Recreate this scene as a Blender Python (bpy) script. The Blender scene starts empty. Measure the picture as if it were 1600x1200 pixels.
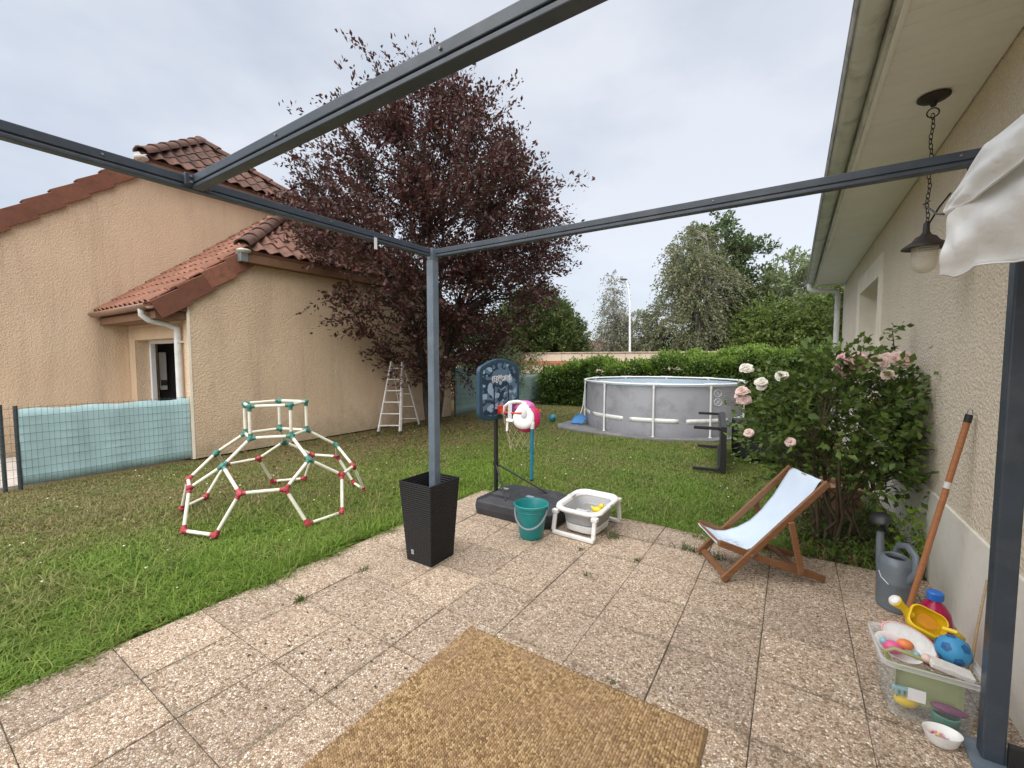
import bpy, bmesh, math, random
import numpy as np
from mathutils import Vector, Matrix

S = bpy.context.scene
COL = S.collection
PI = math.pi
rnd = random.Random(7)
rng = np.random.default_rng(11)

# ------------------------------------------------------------------ camera, sky, sun, exposure
cam_d = bpy.data.cameras.new('camera'); cam = bpy.data.objects.new('camera', cam_d); COL.objects.link(cam)
PSI, TH, EYE = math.radians(33.1276), math.atan(41 / 673.0), 1.5
fw = Vector((-math.sin(PSI) * math.cos(TH), math.cos(PSI) * math.cos(TH), -math.sin(TH)))
rt = Vector((math.cos(PSI), math.sin(PSI), 0)); up = rt.cross(fw)
cam.matrix_world = Matrix(((rt.x, up.x, -fw.x, 0), (rt.y, up.y, -fw.y, 0), (rt.z, up.z, -fw.z, EYE), (0, 0, 0, 1)))
cam_d.sensor_width = 36; cam_d.lens = 673 / 1600 * 36; cam_d.clip_start = 0.02; cam_d.clip_end = 2000
S.camera = cam

SUN_DIR = Vector((0.06, -0.62, 1.0)).normalized()          # towards the sun, veiled by cloud
W = bpy.data.worlds.new('World'); S.world = W; W.use_nodes = True
wn = W.node_tree.nodes; wl = W.node_tree.links
for n in list(wn): wn.remove(n)
wo = wn.new('ShaderNodeOutputWorld'); bg = wn.new('ShaderNodeBackground'); bg.inputs['Strength'].default_value = 0.1
sky = wn.new('ShaderNodeTexSky'); sky.sky_type = 'NISHITA'; sky.sun_disc = False
sky.sun_elevation = math.asin(SUN_DIR.z); sky.sun_rotation = math.atan2(SUN_DIR.x, SUN_DIR.y)
tcw = wn.new('ShaderNodeTexCoord'); mpw = wn.new('ShaderNodeMapping'); mpw.inputs['Scale'].default_value = (1.1, 1.1, 2.2)
nzw = wn.new('ShaderNodeTexNoise'); nzw.inputs['Scale'].default_value = 1.6; nzw.inputs['Detail'].default_value = 6; nzw.inputs['Roughness'].default_value = 0.52
rpw = wn.new('ShaderNodeValToRGB')
rpw.color_ramp.elements[0].position = 0.38; rpw.color_ramp.elements[0].color = (1.72, 1.86, 2.10, 1)
rpw.color_ramp.elements[1].position = 0.62; rpw.color_ramp.elements[1].color = (2.40, 2.46, 2.60, 1)
mxw = wn.new('ShaderNodeMix'); mxw.data_type = 'RGBA'; mxw.inputs[0].default_value = 0.9
wl.new(tcw.outputs['Generated'], mpw.inputs['Vector']); wl.new(mpw.outputs[0], nzw.inputs['Vector'])
wl.new(nzw.outputs[0], rpw.inputs[0]); wl.new(sky.outputs[0], mxw.inputs[6]); wl.new(rpw.outputs[0], mxw.inputs[7])
wl.new(mxw.outputs[2], bg.inputs['Color']); wl.new(bg.outputs[0], wo.inputs['Surface'])

sd = bpy.data.lights.new('sun', 'SUN'); sd.energy = 1.5; sd.angle = math.radians(98); sd.color = (1.0, 0.96, 0.9)
sun = bpy.data.objects.new('sun', sd); COL.objects.link(sun); sun.rotation_euler = SUN_DIR.to_track_quat('Z', 'Y').to_euler()

S.view_settings.view_transform = 'Standard'; S.view_settings.look = 'None'
S.view_settings.gamma = 1.0; S.view_settings.use_curve_mapping = False; S.view_settings.exposure = 1.8
S.render.engine = 'CYCLES'
S.cycles.max_bounces = 8; S.cycles.transparent_max_bounces = 24

# ------------------------------------------------------------------ materials
class G:
    """tiny node-graph helper"""
    def __init__(s, name):
        s.m = bpy.data.materials.new(name); s.m.use_nodes = True
        s.t = s.m.node_tree; s.t.nodes.clear()
        s.out = s.n('OutputMaterial'); s.p = s.n('BsdfPrincipled'); s.l(s.p.outputs[0], s.out.inputs[0])
    def n(s, k, **kw):
        x = s.t.nodes.new('ShaderNode' + k)
        for a, b in kw.items(): setattr(x, a, b)
        return x
    def l(s, a, b): s.t.links.new(a, b)
    def pos(s): return s.n('NewGeometry').outputs['Position']
    def obj(s): return s.n('TexCoord').outputs['Object']
    def noise(s, vec, scale, detail=3, rough=0.55, stretch=None):
        if stretch:
            mp = s.n('Mapping'); mp.inputs['Scale'].default_value = stretch; s.l(vec, mp.inputs['Vector']); vec = mp.outputs[0]
        x = s.n('TexNoise'); x.inputs['Scale'].default_value = scale; x.inputs['Detail'].default_value = detail
        x.inputs['Roughness'].default_value = rough; s.l(vec, x.inputs['Vector']); return x.outputs[0]
    def vor(s, vec, scale, feat='F1', out=0):
        x = s.n('TexVoronoi', feature=feat); x.inputs['Scale'].default_value = scale; s.l(vec, x.inputs['Vector']); return x.outputs[out]
    def ramp(s, fac, stops, interp='LINEAR'):
        r = s.n('ValToRGB'); r.color_ramp.interpolation = interp; e = r.color_ramp.elements
        while len(e) < len(stops): e.new(0.5)
        for i, (p, c) in enumerate(stops):
            e[i].position = p; e[i].color = (c[0], c[1], c[2], 1) if hasattr(c, '__len__') else (c, c, c, 1)
        s.l(fac, r.inputs[0]); return r.outputs[0]
    def mix(s, fac, a, b, mode='MIX'):
        x = s.n('Mix', data_type='RGBA', blend_type=mode)
        for v, i in ((fac, 0), (a, 6), (b, 7)):
            if hasattr(v, 'node'): s.l(v, x.inputs[i])
            elif i == 0: x.inputs[0].default_value = v
            else: x.inputs[i].default_value = (*v, 1)
        return x.outputs[2]
    def math(s, op, a, b=0.0, c=None, clamp=False):
        x = s.n('Math', operation=op, use_clamp=clamp)
        for i, v in enumerate((a, b) if c is None else (a, b, c)):
            if hasattr(v, 'node'): s.l(v, x.inputs[i])
            else: x.inputs[i].default_value = v
        return x.outputs[0]
    def bump(s, h, dist, strength=1.0):
        b = s.n('Bump'); b.inputs['Distance'].default_value = dist; b.inputs['Strength'].default_value = strength
        s.l(h, b.inputs['Height']); s.l(b.outputs[0], s.p.inputs['Normal']); return b.outputs[0]
    def base(s, c):
        if hasattr(c, 'node'): s.l(c, s.p.inputs['Base Color'])
        else: s.p.inputs['Base Color'].default_value = (*c, 1)
    def set(s, **kw):
        for k, v in kw.items():
            i = s.p.inputs[k.replace('_', ' ')]
            if hasattr(v, 'node'): s.l(v, i)
            else: i.default_value = v
        return s
    def rnd_island(s): return s.n('NewGeometry').outputs['Random Per Island']
    def rnd_obj(s): return s.n('ObjectInfo').outputs['Random']

def mat(name, col, rough=0.5, vary=0.12, scale=9, bump=0.0, bscale=60, metal=0.0, dirt=None, dscale=5, spec=0.5):
    """general surface: base colour with soft mottling, optional dirt blotches and fine relief"""
    g = G(name); v = g.pos()
    lo = tuple(c * (1 - vary) for c in col); hi = tuple(min(1, c * (1 + vary)) for c in col)
    c = g.ramp(g.noise(v, scale, 5, 0.6), [(0.3, lo), (0.7, hi)])
    if dirt:
        c = g.mix(g.ramp(g.noise(v, dscale, 7, 0.68), [(0.5, 0.0), (0.72, 0.75)]), c, dirt)
    g.base(c)
    g.set(Roughness=g.ramp(g.noise(v, scale * 2.3, 3), [(0.3, max(0.05, rough - 0.07)), (0.7, min(1, rough + 0.08))]), Metallic=metal, Specular_IOR_Level=spec)
    if bump: g.bump(g.noise(v, bscale, 4), bump)
    return g.m

def roughcast(name, cols, stain, stain_amt=0.5, size=150, depth=0.005, splash=False):
    g = G(name); v = g.pos()
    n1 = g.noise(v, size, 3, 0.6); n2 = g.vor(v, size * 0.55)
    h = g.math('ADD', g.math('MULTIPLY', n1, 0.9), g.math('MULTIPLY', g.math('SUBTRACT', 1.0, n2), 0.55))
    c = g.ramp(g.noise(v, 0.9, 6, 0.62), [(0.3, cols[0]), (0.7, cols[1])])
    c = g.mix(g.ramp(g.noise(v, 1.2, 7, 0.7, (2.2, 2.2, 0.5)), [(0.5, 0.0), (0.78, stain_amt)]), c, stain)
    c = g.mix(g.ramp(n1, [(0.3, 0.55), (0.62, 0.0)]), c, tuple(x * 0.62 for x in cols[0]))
    if splash:                                                # mud splash and algae along the wall foot, rain streaks higher up
        sx = g.n('SeparateXYZ'); g.l(v, sx.inputs[0])
        low = g.math('SUBTRACT', 0.75, g.math('MULTIPLY', sx.outputs[2], 1.5))
        c = g.mix(g.math('MULTIPLY', g.math('ADD', low, g.math('MULTIPLY', g.math('SUBTRACT', g.noise(v, 3.0, 6, 0.7), 0.5), 1.8)), 0.6, clamp=True), c, (0.20, 0.17, 0.09))
        c = g.mix(g.ramp(g.noise(v, 2.6, 5, 0.6, (1, 1, 0.06)), [(0.56, 0.0), (0.75, 0.38)]), c, (0.30, 0.235, 0.17))
    g.base(c); g.set(Roughness=0.92, Specular_IOR_Level=0.2); g.bump(h, depth, 0.9)
    return g.m

def leafmat(name, stops, rough=0.5, trans=0.25, nscale=1.3):
    g = G(name)
    f = g.math('ADD', g.math('MULTIPLY', g.rnd_island(), 0.65), g.math('MULTIPLY', g.noise(g.pos(), nscale, 3), 0.35))
    c = g.ramp(f, stops); g.base(c); g.set(Roughness=rough, Specular_IOR_Level=0.35)
    tr = g.n('BsdfTranslucent'); g.l(g.mix(0.5, c, c, 'ADD'), tr.inputs[0])
    mx = g.n('MixShader'); mx.inputs[0].default_value = trans
    g.l(g.p.outputs[0], mx.inputs[1]); g.l(tr.outputs[0], mx.inputs[2]); g.l(mx.outputs[0], g.out.inputs[0])
    return g.m

def lawn_dry(g):
    """where the turf is parched: away from the patio and in blotches; shared by soil sheet and blades"""
    v = g.pos(); sx = g.n('SeparateXYZ'); g.l(v, sx.inputs[0])
    bl = g.noise(v, 0.62, 4, 0.6); fine = g.noise(v, 2.6, 4, 0.6)
    far = g.math('MULTIPLY', g.math('SUBTRACT', -3.6, sx.outputs[0]), 0.16)         # drier towards the fence
    fy = g.math('MULTIPLY', g.math('SUBTRACT', sx.outputs[1], 4.2), 0.05)
    far = g.math('MINIMUM', g.math('MAXIMUM', g.math('MAXIMUM', far, fy), -0.06), 0.34)
    d = g.math('ADD', g.math('ADD', g.math('MULTIPLY', bl, 0.9), g.math('MULTIPLY', fine, 0.5)), far)
    return g.math('MULTIPLY', g.math('SUBTRACT', d, 0.66), 2.6, clamp=True)

def m_lawn():
    g = G('turf_soil'); d = lawn_dry(g); v = g.pos()
    green = g.ramp(g.noise(v, 40, 4), [(0.3, (0.06, 0.08, 0.022)), (0.7, (0.11, 0.13, 0.04))])
    dry = g.ramp(g.noise(v, 55, 5, 0.65), [(0.3, (0.12, 0.09, 0.045)), (0.7, (0.24, 0.185, 0.10))])
    g.base(g.mix(d, green, dry)); g.set(Roughness=1.0, Specular_IOR_Level=0.1); g.bump(g.noise(v, 70, 4), 0.02)
    return g.m
def m_grass():
    g = G('grass_blades'); d = lawn_dry(g); r = g.rnd_island()
    gr = g.ramp(r, [(0.0, (0.10, 0.185, 0.022)), (0.5, (0.16, 0.265, 0.036)), (0.88, (0.22, 0.315, 0.055)), (1.0, (0.33, 0.33, 0.11))])
    dr = g.ramp(r, [(0.0, (0.125, 0.165, 0.038)), (0.4, (0.20, 0.205, 0.065)), (0.75, (0.28, 0.235, 0.11)), (1.0, (0.38, 0.31, 0.18))])
    c = g.mix(d, gr, dr); g.base(c); g.set(Roughness=0.55, Specular_IOR_Level=0.25)
    nm = g.n('VectorMath', operation='MULTIPLY_ADD'); g.l(g.n('NewGeometry').outputs['Normal'], nm.inputs[0]); nm.inputs[1].default_value = (.45, .45, .45); nm.inputs[2].default_value = (0, 0, .8)
    nn = g.n('VectorMath', operation='NORMALIZE'); g.l(nm.outputs[0], nn.inputs[0]); g.l(nn.outputs[0], g.p.inputs['Normal'])
    tr = g.n('BsdfTranslucent'); g.l(c, tr.inputs[0]); mx = g.n('MixShader'); mx.inputs[0].default_value = 0.3
    g.l(g.p.outputs[0], mx.inputs[1]); g.l(tr.outputs[0], mx.inputs[2]); g.l(mx.outputs[0], g.out.inputs[0])
    return g.m
def m_paving():
    g = G('exposed_aggregate'); v = g.pos()
    wv = g.n('Mapping'); g.l(v, wv.inputs[0]); vv = wv.outputs[0]
    cell = g.n('TexVoronoi'); cell.inputs['Scale'].default_value = 105; cell.inputs['Randomness'].default_value = 1; g.l(vv, cell.inputs['Vector'])
    bwn = g.n('SeparateColor'); g.l(cell.outputs['Color'], bwn.inputs[0])
    c = g.ramp(bwn.outputs[0], [(0.0, (0.19, 0.125, 0.08)), (0.16, (0.36, 0.26, 0.17)), (0.36, (0.56, 0.44, 0.315)), (0.60, (0.70, 0.575, 0.435)), (0.82, (0.54, 0.39, 0.305)), (0.92, (0.88, 0.80, 0.68))])
    edge = g.vor(vv, 105, 'DISTANCE_TO_EDGE')
    c = g.mix(g.ramp(edge, [(0.02, 0.75), (0.16, 0.0)]), c, (0.17, 0.13, 0.095))
    c = g.mix(g.math('MULTIPLY', g.ramp(g.noise(v, 1.7, 6, 0.65), [(0.42, 0.0), (0.75, 1.0)]), 0.36), c, (0.27, 0.20, 0.155))
    c = g.mix(g.ramp(g.noise(v, 11, 5, 0.75), [(0.66, 0.0), (0.76, 0.5)]), c, (0.075, 0.06, 0.045))
    so = g.n('SeparateXYZ'); g.l(g.obj(), so.inputs[0])
    eg = g.math('MAXIMUM', g.math('ABSOLUTE', so.outputs[0]), g.math('ABSOLUTE', so.outputs[1]))
    eg = g.math('ADD', g.math('MULTIPLY', g.math('SUBTRACT', eg, .172), 24.0), g.math('MULTIPLY', g.math('SUBTRACT', g.noise(v, 5, 6, .7), .56), 5.0))
    c = g.mix(g.math('MULTIPLY', g.math('MAXIMUM', g.math('MINIMUM', eg, 1.0), 0.0), .5), c, (.14, .115, .075))
    tint = g.ramp(g.rnd_obj(), [(0.0, (0.84, 0.83, 0.835)), (0.5, (1.0, .985, .98)), (1.0, (1.13, 1.11, 1.10))])
    g.base(g.mix(1.0, c, tint, 'MULTIPLY')); g.set(Roughness=0.82, Specular_IOR_Level=0.3)
    g.bump(g.math('MINIMUM', edge, 0.22), 0.012, 0.8)
    return g.m
def m_wood(name, c0, c1, stretch=(2, 2, 30), rough=0.45):
    g = G(name); v = g.obj()
    n = g.noise(v, 6, 6, 0.65, stretch)
    g.base(g.ramp(n, [(0.3, c0), (0.7, c1)])); g.set(Roughness=rough); g.bump(n, 0.0012)
    return g.m
def m_tile(name, c0, c1, lichen, amt):
    g = G(name); v = g.pos()
    c = g.ramp(g.math('ADD', g.math('MULTIPLY', g.rnd_obj(), 0.5), g.math('MULTIPLY', g.noise(v, 5, 5, 0.6), 0.5)), [(0.2, c0), (0.8, c1)])
    c = g.mix(g.ramp(g.noise(v, 9, 7, 0.72), [(0.48, 0.0), (0.66, amt)]), c, lichen)
    g.base(c); g.set(Roughness=0.85, Specular_IOR_Level=0.25); g.bump(g.noise(v, 70, 4), 0.003)
    return g.m

M = {}
M['lawn'] = m_lawn(); M['grass'] = m_grass(); M['paving'] = m_paving()
M['joint'] = mat('joint_soil', (0.13, 0.105, 0.08), 0.95, 0.45, 9, 0.006, 90, dirt=(0.05, 0.06, 0.025), dscale=6)
M['soil'] = mat('dark_soil', (0.055, 0.04, 0.028), 0.98, 0.5, 14, 0.03, 60, dirt=(0.12, 0.085, 0.05), dscale=22)
M['path'] = mat('pale_concrete', (0.52, 0.46, 0.42), 0.9, 0.15, 4, 0.004, 80)
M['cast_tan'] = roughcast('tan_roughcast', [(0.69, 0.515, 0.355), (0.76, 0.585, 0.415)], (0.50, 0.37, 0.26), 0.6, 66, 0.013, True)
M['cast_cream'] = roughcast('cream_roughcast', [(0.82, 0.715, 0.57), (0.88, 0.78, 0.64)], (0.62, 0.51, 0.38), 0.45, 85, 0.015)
M['plinth'] = mat('painted_plinth', (0.78, 0.75, 0.68), 0.8, 0.08, 3, 0.0025, 130, dirt=(0.50, 0.44, 0.34), dscale=3.0)
M['cream_smooth'] = mat('smooth_cream_render', (0.84, 0.77, 0.64), 0.85, 0.08, 4, 0.001, 120)
M['tan_smooth'] = mat('smooth_tan_render', (0.56, 0.42, 0.28), 0.88, 0.1, 4, 0.001, 120)
M['pvc_beige'] = mat('beige_pvc_board', (0.78, 0.78, 0.73), 0.5, 0.05, 3)
M['pvc_grey'] = mat('grey_green_fascia', (0.58, 0.60, 0.54), 0.55, 0.1, 3, dirt=(0.22, 0.21, 0.18), dscale=4)
M['gutter'] = mat('weathered_gutter', (0.30, 0.29, 0.27), 0.55, 0.25, 6, dirt=(0.05, 0.045, 0.04), dscale=7)
M['pipe_white'] = mat('white_downpipe', (0.66, 0.67, 0.66), 0.45, 0.08, 4, dirt=(0.45, 0.44, 0.40), dscale=6)
M['anthracite'] = mat('anthracite_aluminium', (0.036, 0.048, 0.066), 0.42, 0.16, 7, dirt=(0.07, 0.08, 0.095), dscale=6)
M['galv'] = mat('weathered_grey_steel', (0.115, 0.15, 0.19), 0.5, 0.16, 8, dirt=(0.21, 0.24, 0.27), dscale=7)
M['black'] = mat('black_metal', (0.016, 0.016, 0.018), 0.45, 0.2, 8)
M['black_mesh'] = mat('black_sling_fabric', (0.020, 0.020, 0.024), 0.8, 0.15, 8, 0.0006, 900)
M['white'] = mat('white_plastic', (0.80, 0.80, 0.79), 0.4, 0.05, 6, dirt=(0.60, 0.58, 0.53), dscale=16)
M['white_tube'] = mat('white_powder_coat', (0.78, 0.79, 0.80), 0.35, 0.05, 7)
M['ladder'] = mat('worn_pale_aluminium', (0.60, 0.56, 0.54), 0.5, 0.12, 12, dirt=(0.36, 0.32, 0.29), dscale=9)
M['ivory'] = mat('ivory_plastic_tube', (0.76, 0.73, 0.62), 0.45, 0.07, 9, dirt=(0.60, 0.54, 0.42), dscale=11)
M['red_plastic'] = mat('faded_crimson_plastic', (0.38, 0.030, 0.055), 0.5, 0.25, 14, dirt=(0.46, 0.11, 0.11), dscale=24)
M['green_plastic'] = mat('sea_green_plastic', (0.045, 0.20, 0.165), 0.5, 0.22, 14, dirt=(0.16, 0.29, 0.25), dscale=24)
M['terracotta'] = m_tile('terracotta_verge', (0.17, 0.07, 0.045), (0.29, 0.125, 0.08), (0.10, 0.06, 0.05), 0.6)
M['tile_red'] = m_tile('red_roof_tile', (0.20, 0.088, 0.056), (0.30, 0.142, 0.094), (0.12, 0.075, 0.06), 0.65)
M['tile_brown'] = m_tile('mossy_brown_tile', (0.10, 0.058, 0.045), (0.19, 0.10, 0.075), (0.035, 0.03, 0.028), 0.75)
M['tile_pink'] = m_tile('weathered_rose_tile', (0.20, 0.105, 0.078), (0.30, 0.165, 0.125), (0.085, 0.06, 0.055), 0.6)
M['mortar'] = mat('lime_mortar', (0.62, 0.58, 0.53), 0.95, 0.2, 30, 0.01, 60)
M['brown_wood'] = mat('brown_painted_wood', (0.19, 0.10, 0.055), 0.6, 0.2, 6)
M['brown_gutter'] = mat('brown_gutter', (0.28, 0.17, 0.12), 0.5, 0.14, 5)
M['zinc'] = mat('grey_zinc', (0.20, 0.22, 0.22), 0.5, 0.15, 8, metal=0.4)
M['frame_white'] = mat('white_door_frame', (0.74, 0.74, 0.75), 0.4, 0.05, 5)
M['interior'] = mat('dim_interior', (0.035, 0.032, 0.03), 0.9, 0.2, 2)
M['cabinet'] = mat('pale_cabinet', (0.55, 0.53, 0.51), 0.6, 0.06, 5)
M['screen_blue'] = mat('pale_blue_screen_sheet', (0.43, 0.62, 0.65), 0.75, 0.08, 2.2, 0.004, 9, dirt=(0.33, 0.45, 0.45), dscale=2.0)
M['screen_teal'] = mat('teal_green_screen_sheet', (0.28, 0.40, 0.365), 0.75, 0.12, 2.5, 0.004, 9, dirt=(0.20, 0.275, 0.225), dscale=2.2)
M['wire'] = mat('dark_green_wire', (0.045, 0.085, 0.085), 0.5, 0.2, 9)
M['fence_post'] = mat('dark_fence_post', (0.05, 0.06, 0.065), 0.5, 0.2, 8)
M['bark'] = mat('dark_bark', (0.045, 0.035, 0.028), 0.95, 0.4, 12, 0.012, 45)
M['bark_pale'] = mat('birch_bark', (0.32, 0.30, 0.27), 0.9, 0.4, 6, 0.01, 20)
M['twig'] = mat('hedge_dark_core', (0.045, 0.036, 0.02), 0.95, 0.4, 12)  # dark colour of the added core inside the hedges
M['stem_green'] = mat('rose_stem', (0.085, 0.06, 0.035), 0.8, 0.3, 20)
M['plum'] = leafmat('purple_plum_leaves', [(0.0, (0.030, 0.029, 0.016)), (0.2, (0.050, 0.041, 0.024)), (0.4, (0.058, 0.026, 0.022)), (0.62, (0.088, 0.031, 0.032)), (0.82, (0.115, 0.052, 0.044)), (1.0, (0.17, 0.115, 0.085))], 0.42, 0.22, 0.8)
M['hedge_leaf'] = leafmat('hedge_leaves', [(0.0, (0.035, 0.066, 0.014)), (0.45, (0.065, 0.115, 0.024)), (0.8, (0.115, 0.185, 0.038)), (1.0, (0.18, 0.25, 0.058))], 0.4, 0.25, 0.9)
M['hedge_tip'] = leafmat('hedge_new_shoots', [(0.0, (0.13, 0.215, 0.032)), (0.5, (0.205, 0.31, 0.048)), (1.0, (0.29, 0.38, 0.085))], 0.4, 0.35, 0.9)
M['rose_leaf'] = leafmat('rose_leaves', [(0.0, (0.045, 0.080, 0.018)), (0.5, (0.085, 0.138, 0.030)), (0.82, (0.14, 0.20, 0.045)), (1.0, (0.23, 0.25, 0.07))], 0.38, 0.25, 2.5)
M['birch_leaf'] = leafmat('birch_leaves', [(0.0, (0.098, 0.124, 0.063)), (0.5, (0.170, 0.190, 0.098)), (0.85, (0.249, 0.236, 0.138)), (1.0, (0.367, 0.262, 0.183))], 0.55, 0.3, 0.25)  # tones lightened to imitate haze over the far trees
M['pale_birch_leaf'] = leafmat('pale_birch_leaves', [(0.0, (0.144, 0.164, 0.118)), (0.6, (0.236, 0.243, 0.177)), (1.0, (0.353, 0.314, 0.249))], 0.55, 0.3, 0.25)  # pale leaf colour with distance haze lightened into it
M['oak_leaf'] = leafmat('oak_leaves', [(0.0, (0.055, 0.085, 0.038)), (0.6, (0.10, 0.145, 0.058)), (1.0, (0.17, 0.215, 0.095))], 0.5, 0.25, 0.25)
M['yew_leaf'] = leafmat('dark_conifer_leaves', [(0.0, (0.034, 0.054, 0.015)), (0.55, (0.068, 0.10, 0.024)), (1.0, (0.13, 0.165, 0.04))], 0.55, 0.2, 0.35)
M['bright_leaf'] = leafmat('bright_green_leaves', [(0.0, (0.065, 0.10, 0.024)), (0.5, (0.12, 0.17, 0.04)), (1.0, (0.21, 0.26, 0.075))], 0.5, 0.3, 0.3)
M['pale_leaf'] = leafmat('pale_poplar_leaves', [(0.0, (0.13, 0.17, 0.08)), (0.6, (0.21, 0.26, 0.125)), (1.0, (0.34, 0.37, 0.21))], 0.5, 0.3, 0.3)
M['olive_leaf'] = leafmat('grey_olive_leaves', [(0.0, (0.075, 0.105, 0.05)), (0.6, (0.13, 0.165, 0.08)), (1.0, (0.21, 0.235, 0.13))], 0.5, 0.25, 1.0)
M['wood_deck'] = m_wood('oiled_hardwood', (0.15, 0.065, 0.028), (0.27, 0.125, 0.055))
M['wood_handle'] = m_wood('varnished_broom_wood', (0.30, 0.115, 0.045), (0.44, 0.185, 0.075))
M['bamboo'] = m_wood('dry_cane', (0.30, 0.21, 0.11), (0.46, 0.33, 0.19))

# ------------------------------------------------------------------ mesh helpers
def rot_to(d):
    return Vector(d).normalized().to_track_quat('Z', 'Y').to_matrix()

class MB:
    def __init__(s): s.v = []; s.f = []; s.mi = []; s.cur = 0
    def add(s, vs, fs):
        b = len(s.v); s.v += [tuple(v) for v in vs]; s.f += [tuple(b + i for i in f) for f in fs]; s.mi += [s.cur] * len(fs); return s
    def box(s, c, d, R=None):
        x, y, z = (k / 2 for k in d); c = Vector(c)
        vs = [Vector((a * x, b * y, e * z)) for e in (-1, 1) for b in (-1, 1) for a in (-1, 1)]
        if R is not None: vs = [R @ v for v in vs]
        return s.add([c + v for v in vs], [(0, 2, 3, 1), (4, 5, 7, 6), (0, 1, 5, 4), (2, 6, 7, 3), (0, 4, 6, 2), (1, 3, 7, 5)])
    def box2(s, a, b):
        return s.box([(a[i] + b[i]) / 2 for i in range(3)], [abs(b[i] - a[i]) for i in range(3)])
    def beam(s, p0, p1, w, h, side=None):
        """rectangular bar from p0 to p1; w along `side`, h across"""
        p0, p1 = Vector(p0), Vector(p1); d = (p1 - p0).normalized()
        sd_ = Vector(side) if side else (Vector((0, 0, 1)).cross(d) if abs(d.z) < 0.95 else Vector((1, 0, 0)))
        sd_ = (sd_ - d * sd_.dot(d)).normalized(); u = d.cross(sd_)
        vs = [p + sd_ * (a * w / 2) + u * (b * h / 2) for p in (p0, p1) for a, b in ((-1, -1), (1, -1), (1, 1), (-1, 1))]
        return s.add(vs, [(3, 2, 1, 0), (4, 5, 6, 7), (0, 1, 5, 4), (1, 2, 6, 5), (2, 3, 7, 6), (3, 0, 4, 7)])
    def tube(s, pts, r, n=8, cap=True, squash=1.0):
        pts = [Vector(p) for p in pts]; m = len(pts); rs = r if hasattr(r, '__len__') else [r] * m
        vs = []; prev = None
        for i, p in enumerate(pts):
            d = (pts[min(i + 1, m - 1)] - pts[max(i - 1, 0)]).normalized()
            if prev is None:
                a = Vector((0, 0, 1)).cross(d) if abs(d.z) < 0.9 else Vector((1, 0, 0)).cross(d)
            else: a = prev - d * prev.dot(d)
            a.normalize(); prev = a; b = d.cross(a)
            vs += [p + (a * math.cos(2 * PI * k / n) + b * math.sin(2 * PI * k / n) * squash) * rs[i] for k in range(n)]
        fs = [(i * n + k, i * n + (k + 1) % n, (i + 1) * n + (k + 1) % n, (i + 1) * n + k) for i in range(m - 1) for k in range(n)]
        if cap: fs += [tuple(reversed(range(n))), tuple((m - 1) * n + k for k in range(n))]
        return s.add(vs, fs)
    def lathe(s, prof, n=24, c=(0, 0, 0), R=None, sx=1.0, sy=1.0, cap0=True, cap1=True):
        c = Vector(c); vs = []
        for r, z in prof:
            for k in range(n):
                v = Vector((r * math.cos(2 * PI * k / n) * sx, r * math.sin(2 * PI * k / n) * sy, z))
                vs.append(c + (R @ v if R is not None else v))
        m = len(prof)
        fs = [(i * n + k, i * n + (k + 1) % n, (i + 1) * n + (k + 1) % n, (i + 1) * n + k) for i in range(m - 1) for k in range(n)]
        if cap0: fs.append(tuple(reversed(range(n))))
        if cap1: fs.append(tuple((m - 1) * n + k for k in range(n)))
        return s.add(vs, fs)
    def ball(s, c, r, n=16, m=10, sc=(1, 1, 1), R=None):
        prof = [(max(1e-4, r * math.sin(PI * i / m)), -r * math.cos(PI * i / m)) for i in range(m + 1)]
        c = Vector(c); vs = []
        for q, z in prof:
            for k in range(n):
                v = Vector((q * math.cos(2 * PI * k / n) * sc[0], q * math.sin(2 * PI * k / n) * sc[1], z * sc[2]))
                vs.append(c + (R @ v if R is not None else v))
        return s.add(vs, [(i * n + k, i * n + (k + 1) % n, (i + 1) * n + (k + 1) % n, (i + 1) * n + k) for i in range(m) for k in range(n)])
    def prism(s, poly, O, U, V, Nn, t0, t1):
        """flat outline poly[(u,v)] on plane (O,U,V), extruded from t0 to t1 along Nn"""
        O, U, V, Nn = map(Vector, (O, U, V, Nn)); n = len(poly)
        vs = [O + U * u + V * v + Nn * t for t in (t0, t1) for u, v in poly]
        fs = [tuple(reversed(range(n))), tuple(range(n, 2 * n))] + [(k, (k + 1) % n, n + (k + 1) % n, n + k) for k in range(n)]
        return s.add(vs, fs)
    def torus(s, c, R0, r, n=24, m=8, R=None, sx=1, sy=1):
        c = Vector(c); vs = []
        for i in range(n):
            a = 2 * PI * i / n
            for k in range(m):
                b = 2 * PI * k / m
                v = Vector(((R0 + r * math.cos(b)) * math.cos(a) * sx, (R0 + r * math.cos(b)) * math.sin(a) * sy, r * math.sin(b)))
                vs.append(c + (R @ v if R is not None else v))
        return s.add(vs, [(i * m + k, ((i + 1) % n) * m + k, ((i + 1) % n) * m + (k + 1) % m, i * m + (k + 1) % m) for i in range(n) for k in range(m)])
    def build(s, name, m, parent=None, smooth=None, bevel=0.0, seg=2, solid=0.0):
        me = bpy.data.meshes.new(name); me.from_pydata(s.v, [], s.f); me.update()
        bm = bmesh.new(); bm.from_mesh(me); bmesh.ops.recalc_face_normals(bm, faces=bm.faces); bm.to_mesh(me); bm.free()
        for k in (m if isinstance(m, (list, tuple)) else [m]): me.materials.append(k)
        me.polygons.foreach_set('material_index', s.mi)
        if smooth is not None:
            me.polygons.foreach_set('use_smooth', [True] * len(me.polygons)); me.set_sharp_from_angle(angle=math.radians(smooth))
        o = bpy.data.objects.new(name, me); COL.objects.link(o)
        if parent: o.parent = parent
        if solid:
            q = o.modifiers.new('solidify', 'SOLIDIFY'); q.thickness = solid; q.offset = 0
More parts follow.
